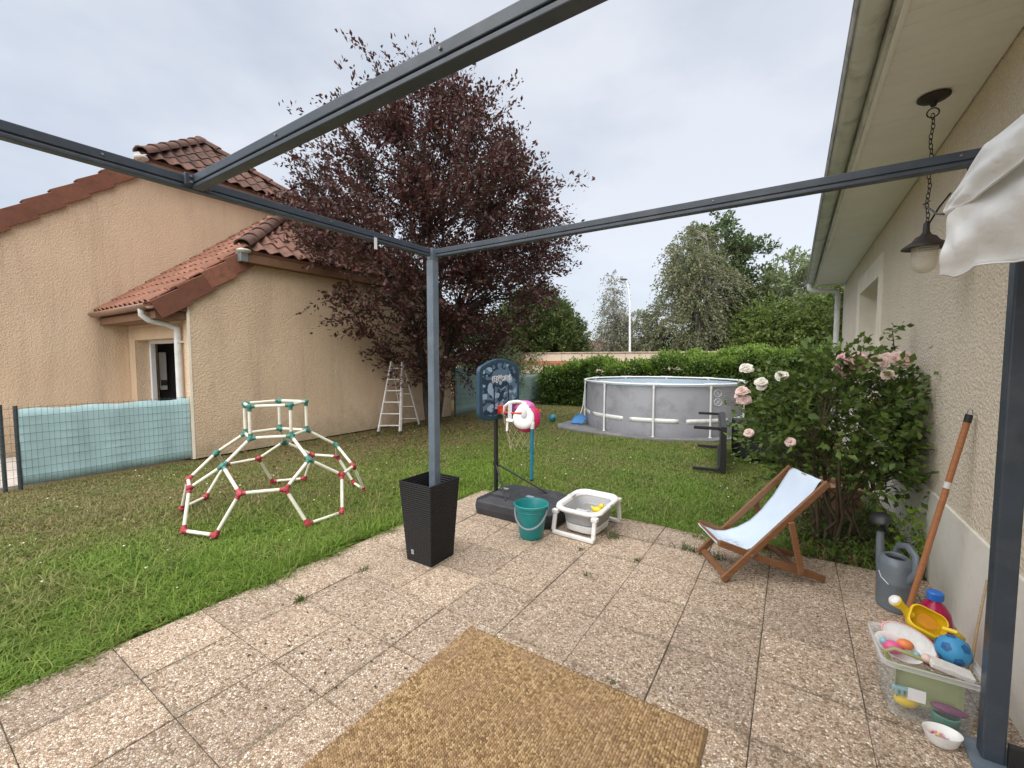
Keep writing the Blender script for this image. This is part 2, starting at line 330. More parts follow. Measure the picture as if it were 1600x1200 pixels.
        if bevel:
            q = o.modifiers.new('bevel', 'BEVEL'); q.width = bevel; q.segments = seg; q.limit_method = 'ANGLE'; q.angle_limit = math.radians(35)
        return o

def tag(o, label=None, cat=None, group=None, kind=None):
    if label: o['label'] = label
    if cat: o['category'] = cat
    if group: o['group'] = group
    if kind: o['kind'] = kind
    return o
def thing(name, label, cat, loc=(0, 0, 0), rz=0.0, group=None):
    o = bpy.data.objects.new(name, None); COL.objects.link(o); o.empty_display_size = 0.1
    o.location = loc; o.rotation_euler = (0, 0, rz)
    return tag(o, label, cat, group)
def copy_to(src, parent, loc=None, R=None, name=None):
    o = src.copy(); COL.objects.link(o); o.parent = parent
    if loc is not None: o.location = loc
    if R is not None: o.rotation_euler = R.to_euler() if hasattr(R, 'to_euler') else R
    return o

def arr_mesh(name, v, f, m, parent=None, mi=None, smooth=False):
    """mesh object from numpy arrays; f is (N,3) or (N,4)"""
    me = bpy.data.meshes.new(name); k = f.shape[1]; n = len(f)
    me.vertices.add(len(v)); me.vertices.foreach_set('co', np.ascontiguousarray(v, dtype=np.float32).ravel())
    me.loops.add(n * k); me.loops.foreach_set('vertex_index', np.ascontiguousarray(f, dtype=np.int32).ravel())
    me.polygons.add(n); me.polygons.foreach_set('loop_start', np.arange(0, n * k, k, dtype=np.int32))
    if mi is not None: me.polygons.foreach_set('material_index', mi.astype(np.int32))
    if smooth: me.polygons.foreach_set('use_smooth', np.ones(n, dtype=bool))
    me.update(calc_edges=True); me.validate()
    for q in (m if isinstance(m, (list, tuple)) else [m]): me.materials.append(q)
    o = bpy.data.objects.new(name, me); COL.objects.link(o)
    if parent: o.parent = parent
    return o
def norm(a): return a / np.maximum(np.linalg.norm(a, axis=1, keepdims=True), 1e-9)
def leaves(P, D, size, aspect=0.5, up_bias=0.5, jitter=0.5, seed=0):
    """folded diamond leaf at each P pointing along D -> vertices, triangles"""
    r = np.random.default_rng(seed); n = len(P)
    D = norm(D + r.normal(0, jitter, (n, 3)))
    Nn = norm(r.normal(0, 1, (n, 3)) + np.array([0, 0, up_bias * 2]))
    Sd = norm(np.cross(D, Nn)); Nn = np.cross(Sd, D)
    L = size * r.uniform(0.65, 1.3, (n, 1)); w = L * aspect * 0.5
    v = np.empty((n, 4, 3))
    v[:, 0] = P; v[:, 1] = P + D * L * 0.5 + Sd * w + Nn * w * 0.35
    v[:, 2] = P + D * L; v[:, 3] = P + D * L * 0.5 - Sd * w + Nn * w * 0.35
    b = np.arange(n)[:, None] * 4
    f = np.concatenate([b + np.array([[0, 1, 2]]), b + np.array([[0, 2, 3]])], 1).reshape(-1, 3)
    return v.reshape(-1, 3), f

# ------------------------------------------------------------------ ground, lawn, patio
tag(MB().add([(-600, -600, -0.12), (600, -600, -0.12), (600, 600, -0.12), (-600, 600, -0.12)], [(0, 1, 2, 3)]).build('ground', M['lawn']), kind='structure')
tag(MB().add([(-40, -14, -0.03), (14, -14, -0.03), (14, 60, -0.03), (-40, 60, -0.03)], [(0, 1, 2, 3)]).build('lawn', M['lawn']), kind='structure')
tag(MB().box2((-9.84, -4, -0.05), (-7.62, 2.68, 0.0)).build('path', M['path']), kind='structure')

PX0, PY0, TP = -2.914, 1.067, 0.4026
patio = tag(MB().box2((-2.925, PY0 - 7 * TP, -0.06), (0.81, PY0 + 7 * TP, -0.007)).build('patio', M['joint']), kind='structure')
tile_src = None
def tile_mesh(w, d):
    b = MB(); b.box((0, 0, -0.02), (w, d, 0.04)); return b
for i in range(10):
    for j in range(-7, 7):
        cx, cy = PX0 + (i + 0.5) * TP, PY0 + (j + 0.5) * TP
        if i == 9:
            o = tile_mesh(0.103, TP - 0.005).build('paving_tile', M['paving'], patio, bevel=0.003) if j == -7 else copy_to(cut_src, patio)
            if j == -7: cut_src = o
            cx = 0.709 + 0.0555
        elif tile_src is None:
            tile_src = o = tile_mesh(TP - 0.0038, TP - 0.0038).build('paving_tile', M['paving'], patio, bevel=0.003)
        else: o = copy_to(tile_src, patio)
        o.location = (cx + rnd.uniform(-.0009, .0009), cy + rnd.uniform(-.0009, .0009), rnd.uniform(-.003, .002))
        o.rotation_euler = (rnd.uniform(-.004, .004), rnd.uniform(-.004, .004), rnd.uniform(-.0025, .0025))

# bare soil under the rose bush by the wall
bmv = [(0.0, 3.9), (0.2, 3.87), (0.5, 3.875), (0.81, 3.875), (0.81, 6.2), (0.55, 6.0), (0.3, 5.4), (0.08, 4.9), (-0.06, 4.4)]
tag(MB().prism(bmv, (0, 0, 0), (1, 0, 0), (0, 1, 0), (0, 0, 1), -0.03, -0.008).build('soil_bed', M['soil']), kind='structure')

# ------------------------------------------------------------------ neighbour's house
XB, XF, YC = -9.85, -7.4, 2.7
nh = thing('house', "neighbour's tan rendered house with half-hipped tiled gables and a low wing", 'house', (XB, 4.4, 0))
NL = Vector((XB, 4.4, 0))
def nb(): return MB()
def local(o):                                      # world-authored part re-expressed in its thing's frame
    p = o.parent; o.data.transform(Matrix.Translation(-p.location)) if p else None
    return o
def wpart(b, name, m, parent, **k):
    root = parent
    o = b.build(name, m, None, **k)
    off = Vector((0, 0, 0)); q = root
    while q: off += q.location; q = q.parent
    o.data.transform(Matrix.Translation(-off)); o.parent = root
    return o
SL = 0.83
main_poly = [(-0.55, 0), (-0.55, 1.92), (3.08, 4.93), (5.72, 4.93), (9.35, 1.92), (9.35, 0)]
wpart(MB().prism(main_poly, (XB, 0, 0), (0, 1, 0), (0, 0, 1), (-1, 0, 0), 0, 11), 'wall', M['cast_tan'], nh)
wing_poly = [(YC, 0), (YC, 2.42), (3.5, 3.08), (7.65, 3.08), (8.45, 2.42), (8.45, 0)]
wg = MB().prism(wing_poly, (XF, 0, 0), (0, 1, 0), (0, 0, 1), (-1, 0, 0), 0, 0.25)
dx0, dx1, dzt = -9.52, -7.77, 1.80
wg.box2((XF - 0.25, YC, 0), (dx1, YC + 0.30, 2.42))
wg.box2((dx0, YC, dzt), (dx1, YC + 0.30, 2.42)); wg.box2((XB + 0.003, YC, 0), (dx0, YC + 0.30, 2.42))
wg.box2((XB + 0.003, 8.2, 0), (XF - 0.25, 8.45, 2.42))
wpart(wg, 'wing_wall', M['cast_tan'], nh)
sr = MB(); sr.box2((dx0 - 0.17, YC - 0.012, 0), (dx0, YC + 0.0, dzt + 0.2)); sr.box2((dx0, YC - 0.012, dzt), (dx1 + 0.1, YC, dzt + 0.2))
wpart(sr, 'door_surround', M['tan_smooth'], nh)
wpart(MB().box2((XF - 0.001, YC - 0.006, 0), (XF + 0.006, YC + 0.03, 2.42)), 'corner_bead', M['cream_smooth'], nh)
dr = wpart(MB().box2((dx0 + 0.002, YC + 0.18, 0.0), (dx0 + 0.075, YC + 0.25, dzt - 0.06)).box2((dx0 + 0.002, YC + 0.18, dzt - 0.06), (dx1, YC + 0.25, dzt - .001)).box2((dx1 - 0.06, YC + 0.22, 0), (dx1, YC + 0.28, dzt - 0.06)), 'door_frame', M['frame_white'], nh, bevel=0.004)
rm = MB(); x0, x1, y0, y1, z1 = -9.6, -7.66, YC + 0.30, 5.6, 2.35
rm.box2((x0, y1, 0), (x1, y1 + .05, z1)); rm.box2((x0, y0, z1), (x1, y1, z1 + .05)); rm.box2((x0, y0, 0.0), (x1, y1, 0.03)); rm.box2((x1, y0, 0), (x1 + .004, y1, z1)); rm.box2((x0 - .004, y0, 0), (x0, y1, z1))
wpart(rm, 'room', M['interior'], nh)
cb = wpart(MB().box2((-9.598, 3.02, 0.92), (-9.53, 3.13, 1.60)), 'cabinet', M['cabinet'], nh, bevel=0.01)
wpart(MB().box2((-9.5295, 3.03, 1.0), (-9.522, 3.12, 1.10)), 'drawer', M['interior'], cb)

# roofs: slab + S-profile tiles laid one by one
def tile_src_mesh(m, w, L, amp):
    b = MB(); n = 8
    for y, dz in ((0, 0.0), (L, 0.0)):
        for t in (0, -0.014):
            for i in range(n + 1):
                u = i / n; b.v.append(((u - 0.5) * w, y, amp * math.sin(2 * PI * u) + t + (0.022 if y == 0 else 0)))
    k = n + 1
    for i in range(n):
        b.f += [(i, i + 1, 2 * k + i + 1, 2 * k + i), (k + i + 1, k + i, i, i + 1)]; b.mi += [0, 0]
    b.f += [(0, 2 * k, 3 * k, k), (n, k + n, 3 * k + n, 2 * k + n)]; b.mi += [0, 0]
    return b
def tile_plane(roof, off, O, u, v, inside, umax, vmax, w, L, amp, m, exposed=None):
    """tiles over the plane O + u*a + v*b wherever inside(a,b); children of `roof` (whose frame sits at `off`)"""
    u, v = Vector(u).normalized(), Vector(v).normalized(); n = u.cross(v).normalized()
    if n.z < 0: n = -n
    R = Matrix((u, v, n)).transposed()
    if R.determinant() < 0: R = Matrix((-u, v, n)).transposed()
    ex = exposed or L * 0.86
    src = None; b = 0.0
    while b < vmax:
        a = w / 2
        while a < umax:
            if inside(a, b + ex * 0.5):
                loc = Vector(O) + u * a + v * b + n * 0.03 - off
                loc += n * rnd.uniform(-.004, .004)
                Rj = R @ Matrix.Rotation(rnd.uniform(-.012, .012), 3, 'Z') @ Matrix.Rotation(rnd.uniform(-.008, .008), 3, 'X')
                if src is None:
                    src = tile_src_mesh(m, w, L, amp).build('roof_tile', m, roof, smooth=50); src.location = loc; src.rotation_euler = Rj.to_euler()
                else: copy_to(src, roof, loc, Rj)
            a += w
        b += ex
def slab(pts, t):
    b = MB(); p = [Vector(q) for q in pts]; n = (p[1] - p[0]).cross(p[2] - p[0]).normalized()
    if n.z < 0: n = -n
    k = len(p)
    return b.add([q for q in p] + [q - n * t for q in p], [tuple(range(k)), tuple(reversed(range(k, 2 * k)))] + [(i, (i + 1) % k, k + (i + 1) % k, k + i) for i in range(k)])
def ridge_caps(parent, off, p0, p1, r, m, step=0.36, name='ridge_tile', lift=0.03):
    p0, p1 = Vector(p0), Vector(p1); d = p1 - p0; L = d.length; d.normalize(); n = max(1, int(L / step))
    side = d.cross(Vector((0, 0, 1))).normalized(); upv = side.cross(d)
    R = Matrix((side, d, upv)).transposed(); src = None
    for i in range(n):
        loc = p0 + d * (L * i / n) + Vector((0, 0, lift)) - off
        Rj = R @ Matrix.Rotation(-0.04, 3, 'X') @ Matrix.Rotation(rnd.uniform(-.03, .03), 3, 'Y')
        if src is None:
            b = MB(); q = 8; ln = L / n * 1.16
            for y, rr in ((0, r * 1.06), (ln, r * 0.94)):
                for t in (0, 0.02):
                    for k in range(q + 1):
                        a = PI * k / q; b.v.append(((rr - t) * math.cos(a), y, (rr - t) * math.sin(a) * 0.8))
            kk = q + 1
            for k in range(q): b.f += [(k, k + 1, 2 * kk + k + 1, 2 * kk + k), (k, kk + k, kk + k + 1, k + 1), (kk + k, 3 * kk + k, 3 * kk + k + 1, kk + k + 1)]; b.mi += [0, 0, 0]
            src = b.build(name, m, parent, smooth=50); src.location = loc; src.rotation_euler = Rj.to_euler()
        else: copy_to(src, parent, loc, Rj)
def verge(parent, off, p0, p1, n, h=0.24, w=0.16, m=None):
    """terracotta verge tiles up a rake, overlapping like shingles; faces +X"""
    p0, p1 = Vector(p0), Vector(p1); d = (p1 - p0); L = d.length / n; d.normalize(); src = None
    nn = Vector((0, -d.z, d.y));  nn = nn if nn.z > 0 else -nn
    R = Matrix((Vector((1, 0, 0)), d, nn)).transposed()
    if R.determinant() < 0: R = Matrix((Vector((-1, 0, 0)), d, nn)).transposed()
    for i in range(n):
        loc = p0 + d * (L * i) - off
        Rj = R @ Matrix.Rotation(-0.10, 3, 'X') @ Matrix.Rotation(rnd.uniform(-.012, .012), 3, 'Z')
        if src is None:
            b = MB().box2((-0.012, -0.02, -h), (0.012, L * 1.04, 0.0)).box2((-w, -0.02, -0.02), (-0.012, L * 1.04, 0.0))
            src = b.build('verge_tile', m or M['terracotta'], parent, bevel=0.004, seg=1); src.location = loc; src.rotation_euler = Rj.to_euler()
        else: copy_to(src, parent, loc, Rj)

# main roof
mz = lambda y: 5.10 - SL * abs(y - 4.4) + SL * 1.32                # roof surface above the gable
APX = (-10.95, 4.4, 6.17)
roof = wpart(slab([(XB, -0.9, mz(-0.9)), (XB, 3.08, mz(3.08)), (APX[0], 4.4, mz(4.4)), (-20.8, 4.4, mz(4.4)), (-20.8, -0.9, mz(-0.9))], 0.1), 'roof', M['tile_brown'], nh)
roof2 = wpart(slab([(XB, 9.7, mz(9.7)), (XB, 5.72, mz(5.72)), (APX[0], 4.4, mz(4.4)), (-20.8, 4.4, mz(4.4)), (-20.8, 9.7, mz(9.7))], 0.1), 'roof', M['tile_brown'], nh)
hipO, hy0, hy1, hz = -9.58, 2.92, 5.88, 4.98
hip = wpart(slab([(hipO, hy0, hz), (hipO, hy1, hz), (APX[0], 4.4, mz(4.4) - 0.02)], 0.07), 'hip_roof', M['tile_brown'], nh)
hv = Vector(APX) - Vector((hipO, 4.4, hz)); HL = hv.length; hwid = hy1 - hy0
tile_plane(hip, NL, (hipO, hy0, hz), (0, 1, 0), hv, lambda a, b: abs(a - hwid / 2) < hwid / 2 * (1 - b / HL) + 0.04, hwid, HL, 0.245, 0.34, 0.03, M['tile_brown'], 0.27)
ridge_caps(hip, NL, (hipO + .02, hy0, hz + .03), APX, 0.12, M['tile_brown'])
ridge_caps(hip, NL, (hipO + .02, hy1, hz + .03), APX, 0.12, M['tile_brown'])
ridge_caps(hip, NL, APX, (-14, 4.4, APX[2]), 0.12, M['tile_brown'])
wpart(MB().box2((XB + 0.002, 3.0, 4.86), (hipO - 0.03, 5.8, 4.97)), 'fascia_board', M['brown_wood'], nh, bevel=0.005)
vp = wpart(MB().ball((hipO - .05, hy0 + .02, hz - .01), 0.10, 10, 6, (1.3, 1.1, .55)), 'mortar_bed', M['mortar'], nh, smooth=60)
verge(roof, NL, (XB + 0.05, -0.9, mz(-0.9) + .06), (XB + 0.05, 3.06, mz(3.06) + .06), 13)
verge(roof2, NL, (XB + 0.05, 9.7, mz(9.7) + .06), (XB + 0.05, 5.74, mz(5.74) + .06), 13)

# wing roof
wz = lambda y: 2.25 + 0.79 * (y - 2.3) if y < 5.57 else 2.25 + 0.79 * (8.84 - y)
WA = (-9.2, 5.57, wz(5.57))
wroof = wpart(slab([(XF + .02, 2.3, wz(2.3)), (XF + .02, 3.5, wz(3.5)), (WA[0], 5.57, WA[2]), (XB + .003, 5.57, WA[2]), (XB + .003, 2.3, wz(2.3))], 0.09), 'roof', M['tile_red'], nh)
wroof2 = wpart(slab([(XF + .02, 8.84, wz(8.84)), (XF + .02, 7.65, wz(7.65)), (WA[0], 5.57, WA[2]), (XB + .003, 5.57, WA[2]), (XB + .003, 8.84, wz(8.84))], 0.09), 'roof', M['tile_red'], nh)
wv_ = Vector((0, 3.27, WA[2] - 2.25)); WL = wv_.length
def in_wing(a, b):
    if a > 2.42: return False
    yy = 2.3 + 3.27 * b / WL
    return yy < 3.55 or (XB + a) < WA[0] + (XF - WA[0]) * (5.57 - yy) / 2.07
tile_plane(wroof, NL, (XB, 2.3, 2.25), (1, 0, 0), wv_, in_wing, 2.46, WL, 0.205, 0.36, 0.024, M['tile_red'], 0.30)
who, wy0, wy1, whz = -7.2, 3.4, 7.74, 3.17
whip = wpart(slab([(who, wy0, whz), (who, wy1, whz), (WA[0], 5.57, WA[2])], 0.07), 'hip_roof', M['tile_pink'], nh)
hv2 = Vector(WA) - Vector((who, 5.57, whz)); HL2 = hv2.length; hw2 = wy1 - wy0
tile_plane(whip, NL, (who, wy0, whz), (0, 1, 0), hv2, lambda a, b: abs(a - hw2 / 2) < hw2 / 2 * (1 - b / HL2) + 0.04, hw2, HL2, 0.24, 0.34, 0.03, M['tile_pink'], 0.28)
ridge_caps(whip, NL, (who, wy0, whz + .04), WA, 0.12, M['tile_brown'])
ridge_caps(whip, NL, (who, wy1, whz + .04), WA, 0.12, M['tile_brown'])
wpart(MB().box2((XF + 0.002, 3.5, 3.0), (who - 0.03, 7.65, 3.13)), 'fascia_board', M['brown_wood'], nh, bevel=0.005)
wpart(MB().box2((XF - 0.02, 3.38, 3.0), (who - 0.015, 3.49, 3.16)), 'flashing', M['zinc'], nh, bevel=0.004)
wpart(MB().ball((who - .06, wy0 + .05, whz), 0.09, 10, 6, (1.2, 1.2, .5)), 'mortar_bed', M['mortar'], nh, smooth=60)
verge(wroof, NL, (XF + 0.06, 2.27, wz(2.27) + .05), (XF + 0.06, 3.52, wz(3.52) + .05), 4, 0.26)
verge(wroof2, NL, (XF + 0.06, 8.87, wz(8.87) + .05), (XF + 0.06, 7.63, wz(7.63) + .05), 4, 0.26)
# eaves box, gutter, downpipe
wpart(MB().box2((XB + .003, 2.33, 2.05), (XF - 0.02, YC - .003, 2.16)).box2((XF - 0.3, 2.36, 2.165), (XF + 0.03, YC - .003, 2.36)), 'eaves_board', M['brown_wood'], nh, bevel=0.004)
gt = MB()
for i in range(9):
    a = PI + PI * i / 8
    for x in (XB + .01, XF + 0.03): gt.v.append((x, 2.255 + 0.068 * math.cos(a), 2.24 + 0.068 * math.sin(a)))
for i in range(8): gt.f.append((2 * i, 2 * i + 1, 2 * i + 3, 2 * i + 2)); gt.mi.append(0)
wpart(gt, 'gutter', M['brown_gutter'], nh, smooth=60, solid=0.006)
dpx, dpy = -7.60, YC - 0.06
dp = wpart(MB().tube([(-7.66, 2.255, 2.19), (-7.66, 2.255, 2.10), (-7.65, 2.33, 2.03), (-7.63, 2.52, 1.99), (dpx, dpy, 1.93), (dpx, dpy, 1.80), (dpx, dpy, 0.02)], 0.042, 12), 'downpipe', M['pipe_white'], nh, smooth=50)
wpart(MB().box2((dpx - .055, dpy - .02, 1.72), (dpx + .055, YC, 1.75)), 'pipe_bracket', M['pipe_white'], dp)

# ------------------------------------------------------------------ our house on the right
WX = 0.82
rh = thing('house', 'cream roughcast house with deep boarded eaves and recessed window on the right', 'house', (WX, 5, 0))
RL = Vector((WX, 5, 0))
wyA, wyB, wzA, wzB = 6.68, 8.38, 0.92, 2.46
hw = MB()
hw.box2((WX, -6, 0.6), (WX + .35, wyA, 3.3)); hw.box2((WX, wyB, 0.6), (WX + .35, 11.2, 3.3))
hw.box2((WX, wyA, 0.6), (WX + .35, wyB, wzA)); hw.box2((WX, wyA, wzB), (WX + .35, wyB, 3.3)); hw.box2((WX + .35, 10.85, 0.6), (9, 11.2, 3.3)); 
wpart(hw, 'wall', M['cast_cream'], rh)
wpart(MB().box2((WX - .012, -6, -0.05), (WX + .35, 11.2, 0.6)).box2((WX + .35, 10.85, -.05), (9, 11.2, .6)), 'plinth', M['plinth'], rh, bevel=0.006)
win = wpart(MB().box2((WX - .014, wyA - .24, wzA - .05), (WX + .0, wyA, wzB + .24)).box2((WX - .014, wyB, wzA - .05), (WX, wyB + .32, wzB + .24)).box2((WX - .014, wyA, wzB), (WX, wyB, wzB + .24)), 'window', M['cream_smooth'], rh)
wpart(MB().box2((WX - .05, wyA - .1, wzA - .06), (WX + .2, wyB + .1, wzA + .001)), 'sill', M['cream_smooth'], win, bevel=0.006)
wpart(MB().box2((WX + .002, wyB - .004, wzA + .002), (WX + .2, wyB - .001, wzB)).box2((WX + .002, wyA + .001, wzA + .002), (WX + .2, wyA + .004, wzB)).box2((WX + .002, wyA + .004, wzB - .004), (WX + .2, wyB - .004, wzB - .001)), 'reveal', M['cream_smooth'], win)
fr = MB(); fx0, fx1 = WX + .2, WX + .26
fr.box2((fx0, wyA + .005, wzA), (fx1, wyA + .07, wzB - .006)); fr.box2((fx0, wyB - .07, wzA), (fx1, wyB - .005, wzB - .006)); fr.box2((fx0, wyA + .07, wzB - .07), (fx1, wyB - .07, wzB - .006)); fr.box2((fx0, wyA + .07, wzA), (fx1, wyB - .07, wzA + .07)); fr.box2((fx0, 7.49, wzA + .07), (fx1, 7.57, wzB - .07))
wpart(fr, 'frame', M['frame_white'], win, bevel=0.004)
gl = G('dark_window_glass'); gl.base((0.03, 0.035, 0.04)); gl.set(Roughness=0.04)
wpart(MB().box2((fx0 + .03, wyA + .07, wzA + .07), (fx0 + .04, wyB - .07, wzB - .07)), 'pane', gl.m, win)
# eaves
EX, EZ = 0.335, 2.98
sof = wpart(MB().box2((EX + .02, -6, EZ + .012), (WX + .0, 10.9, EZ + .03)), 'soffit', M['pvc_beige'], rh)
bsrc = None; y = -1.0
while y < 10.85:
    if bsrc is None:
        bsrc = MB().box((0, 0, 0), (WX - EX - .028, 0.0965, 0.012)).build('soffit_board', M['pvc_beige'], sof, bevel=0.003, seg=1); o = bsrc
    else: o = copy_to(bsrc, sof)
    o.location = Vector(((EX + WX) / 2 + .006, y, EZ + .0045)) - RL; y += 0.1
wpart(MB().box2((EX - .004, -6, EZ - .022), (EX + .022, 10.92, EZ + .014)), 'edge_trim', M['pvc_beige'], rh, bevel=0.006)
wpart(MB().box2((EX - .022, -6, EZ - .012), (EX - .004, 10.92, EZ + .20)), 'fascia_board', M['pvc_grey'], rh, bevel=0.003)
wpart(MB().box2((EX - .02, 10.922, EZ - .02), (WX + .1, 10.94, EZ + .12)), 'end_board', M['frame_white'], rh)
gm = MB(); gc = (EX - .088, EZ + .10)
for i in range(11):
    a = PI + PI * i / 10
    for yy in (-6, 10.95): gm.v.append((gc[0] + .066 * math.cos(a), yy, gc[1] + .066 * math.sin(a)))
for i in range(10): gm.f.append((2 * i, 2 * i + 1, 2 * i + 3, 2 * i + 2)); gm.mi.append(0)
gut = wpart(gm, 'gutter', M['pvc_grey'], rh, smooth=60, solid=0.005)
gl_ = MB()
for i in range(6):
    a = PI + .02 + .62 * i / 5
    for yy in (-6, 10.948): gl_.v.append((gc[0] + .0715 * math.cos(a), yy, gc[1] + .0715 * math.sin(a)))
for i in range(5): gl_.f.append((2 * i, 2 * i + 1, 2 * i + 3, 2 * i + 2)); gl_.mi.append(0)
wpart(gl_, 'gutter_lip', M['gutter'], gut, smooth=60, solid=0.003)
wpart(MB().tube([(gc[0] - .066, -6, gc[1]), (gc[0] - .066, 10.95, gc[1])], 0.011, 8), 'gutter_bead', M['gutter'], gut, smooth=60)
wpart(MB().tube([(gc[0] - .02, 10.85, gc[1] - .07), (gc[0] - .02, 10.85, gc[1] - .17), (gc[0] + .04, 10.87, gc[1] - .21), (WX - .2, 10.98, gc[1] - .22), (WX - .12, 11.0, gc[1] - .25), (WX - .11, 11.0, gc[1] - .33), (WX - .11, 11.0, 0.02)], 0.048, 12), 'downpipe', M['pipe_white'], rh, smooth=50)
wpart(slab([(EX - .06, -6, EZ + .24), (EX - .06, 11.3, EZ + .24), (6.5, 11.3, EZ + 2.9), (6.5, -6, EZ + 2.9)], 0.05), 'roof', M['tile_red'], rh)
for yy, zz in ((3.62, 2.60), (3.55, 2.38), (3.35, 2.53)):
    wpart(MB().ball((WX, yy, zz), 0.012, 8, 5, (0.8, 1.2, 1)), 'wall_plug', M['black'], rh)

# ------------------------------------------------------------------ hanging lantern under the eaves
lm = thing('hanging_lantern', 'black chain-hung lantern with ribbed clear glass under the right eaves', 'lantern', (0.615, 3.42, 0))
iron = mat('rusty_black_iron', (0.022, 0.018, 0.017), 0.6, 0.3, 20, 0.001, 90, dirt=(0.075, 0.04, 0.026), dscale=14)
lm_rose = MB().lathe([(0.072, 2.974), (0.072, 2.964), (0.06, 2.955), (0.02, 2.945), (0.012, 2.92), (0.001, 2.918)], 24).build('ceiling_rose', iron, lm, smooth=50)
MB().torus((0, 0, 2.885), 0.026, 0.0035, 16, 6, R=Matrix.Rotation(PI / 2, 3, 'X')).build('hook_ring', iron, lm, smooth=60)
lsrc = None; zc = 2.865; k = 0
while zc > 2.27:
    Rz = Matrix.Rotation((k % 2) * PI / 2 + 0.4, 3, 'Z') @ Matrix.Rotation(PI / 2, 3, 'X')
    if lsrc is None: lsrc = o = MB().torus((0, 0, 0), 0.0125, 0.0027, 12, 5, sx=0.72, sy=1.35).build('chain_link', iron, lm, smooth=60)
    else: o = copy_to(lsrc, lm)
    o.location = (0.004 * math.sin(k), 0, zc); o.rotation_euler = Rz.to_euler(); zc -= 0.0275; k += 1
MB().lathe([(0.006, 2.285), (0.014, 2.27), (0.016, 2.225), (0.026, 2.205), (0.045, 2.195), (0.064, 2.168), (0.078, 2.160), (0.106, 2.138), (0.108, 2.131), (0.08, 2.140), (0.05, 2.142)], 32).build('lamp_shade', iron, lm, smooth=40)
gg = G('ribbed_lamp_glass'); gg.base((0.86, 0.84, 0.78)); gg.set(Roughness=0.12, Specular_IOR_Level=.7)
tg = gg.n('BsdfTransparent'); tg.inputs[0].default_value = (.93, .92, .88, 1); mg = gg.n('MixShader'); mg.inputs[0].default_value = .26; gg.l(tg.outputs[0], mg.inputs[1]); gg.l(gg.p.outputs[0], mg.inputs[2]); gg.l(mg.outputs[0], gg.out.inputs[0])
pr = []
for i in range(26):
    t = i / 25; z = 2.138 - 0.15 * t
    r = 0.056 if t < 0.62 else 0.056 * math.sqrt(max(0.0, 1 - ((t - 0.62) / 0.38) ** 2))
    pr.append((max(.002, r + (0.004 if (i % 2 and t < 0.62) else 0)), z))
MB().lathe(pr, 28, cap1=True, cap0=False).build('glass_globe', gg.m, lm, smooth=25, solid=0.004)
MB().tube([(0.01, -.01, 2.27), (0.03, -.1, 2.33), (0.06, -.16, 2.38)], 0.005, 6).build('tie_cord', iron, lm, smooth=60)

# ------------------------------------------------------------------ boundary wall, street lamp, far house
bw = thing('boundary_wall', 'long cream boundary wall with a red band behind the hedge', 'wall', (-7, 24, 0))
m_bw = roughcast('stained_cream_wall', [(0.60, 0.50, 0.39), (0.70, 0.60, 0.48)], (0.22, 0.17, 0.13), 0.6, 30, 0.006)
m_red = mat('brick_red_band', (0.40, 0.135, 0.085), 0.85, 0.18, 6, 0.003, 60)
m_cop = mat('stained_coping', (0.40, 0.30, 0.24), 0.9, 0.3, 7, 0.004, 60, dirt=(0.16, 0.12, 0.10), dscale=5)
wpart(MB().box2((-26, 24, -0.1), (6, 24.2, 1.02)), 'wall', m_bw, bw)
wpart(MB().box2((-26, 23.99, 1.02), (6, 24.19, 1.30)), 'red_band', m_red, bw)
ps = cs = None
for i in range(16):
    x = -26 + 2 * i + 1
    if ps is None:
        ps = wpart(MB().box((0, 24.1, 1.52), (1.985, 0.18, 0.438)), 'wall_panel', m_bw, bw, bevel=0.01, seg=1); base_x = ps.location.x
        cs = wpart(MB().box((0, 24.1, 1.795), (1.98, 0.26, 0.09)), 'coping_stone', m_cop, bw, bevel=0.015, seg=1)
        ps.location.x = cs.location.x = x
    else:
        for q in (ps, cs):
            o = copy_to(q, bw); o.location.x = x; o.location.z += rnd.uniform(-.008, .008)

sl = thing('street_lamp', 'tall slim street lamp standing beyond the boundary wall', 'street lamp', (-9.0, 27.9, 0))
MB().tube([(0, 0, 0), (0, 0, 2.5), (-.05, 0, 5.2), (-.16, 0, 6.0), (-.30, 0, 6.55)], [.085, .075, .055, .045, .04], 8).build('pole', M['white_tube'], sl, smooth=50)
MB().box((-.47, 0, 6.62), (.42, .2, .11), Matrix.Rotation(.18, 3, 'Y')).build('lamp_head', M['anthracite'], sl, bevel=0.03)

fhz = thing('house', 'distant low house with a brown roof glimpsed beside the dark round tree', 'house', (-19.5, 44, 0))
MB().box2((-3, -2, 0), (5, 3, 1.9)).build('wall', M['tan_smooth'], fhz)
MB().add([(-3.4, -2.5, 1.85), (5.4, -2.5, 1.85), (5.4, 3.5, 1.85), (-3.4, 3.5, 1.85), (-1, .5, 3.4), (3, .5, 3.4)], [(0, 1, 5, 4), (1, 2, 5), (2, 3, 4, 5), (3, 0, 4), (0, 3, 2, 1)]).build('roof', M['tile_brown'], fhz)

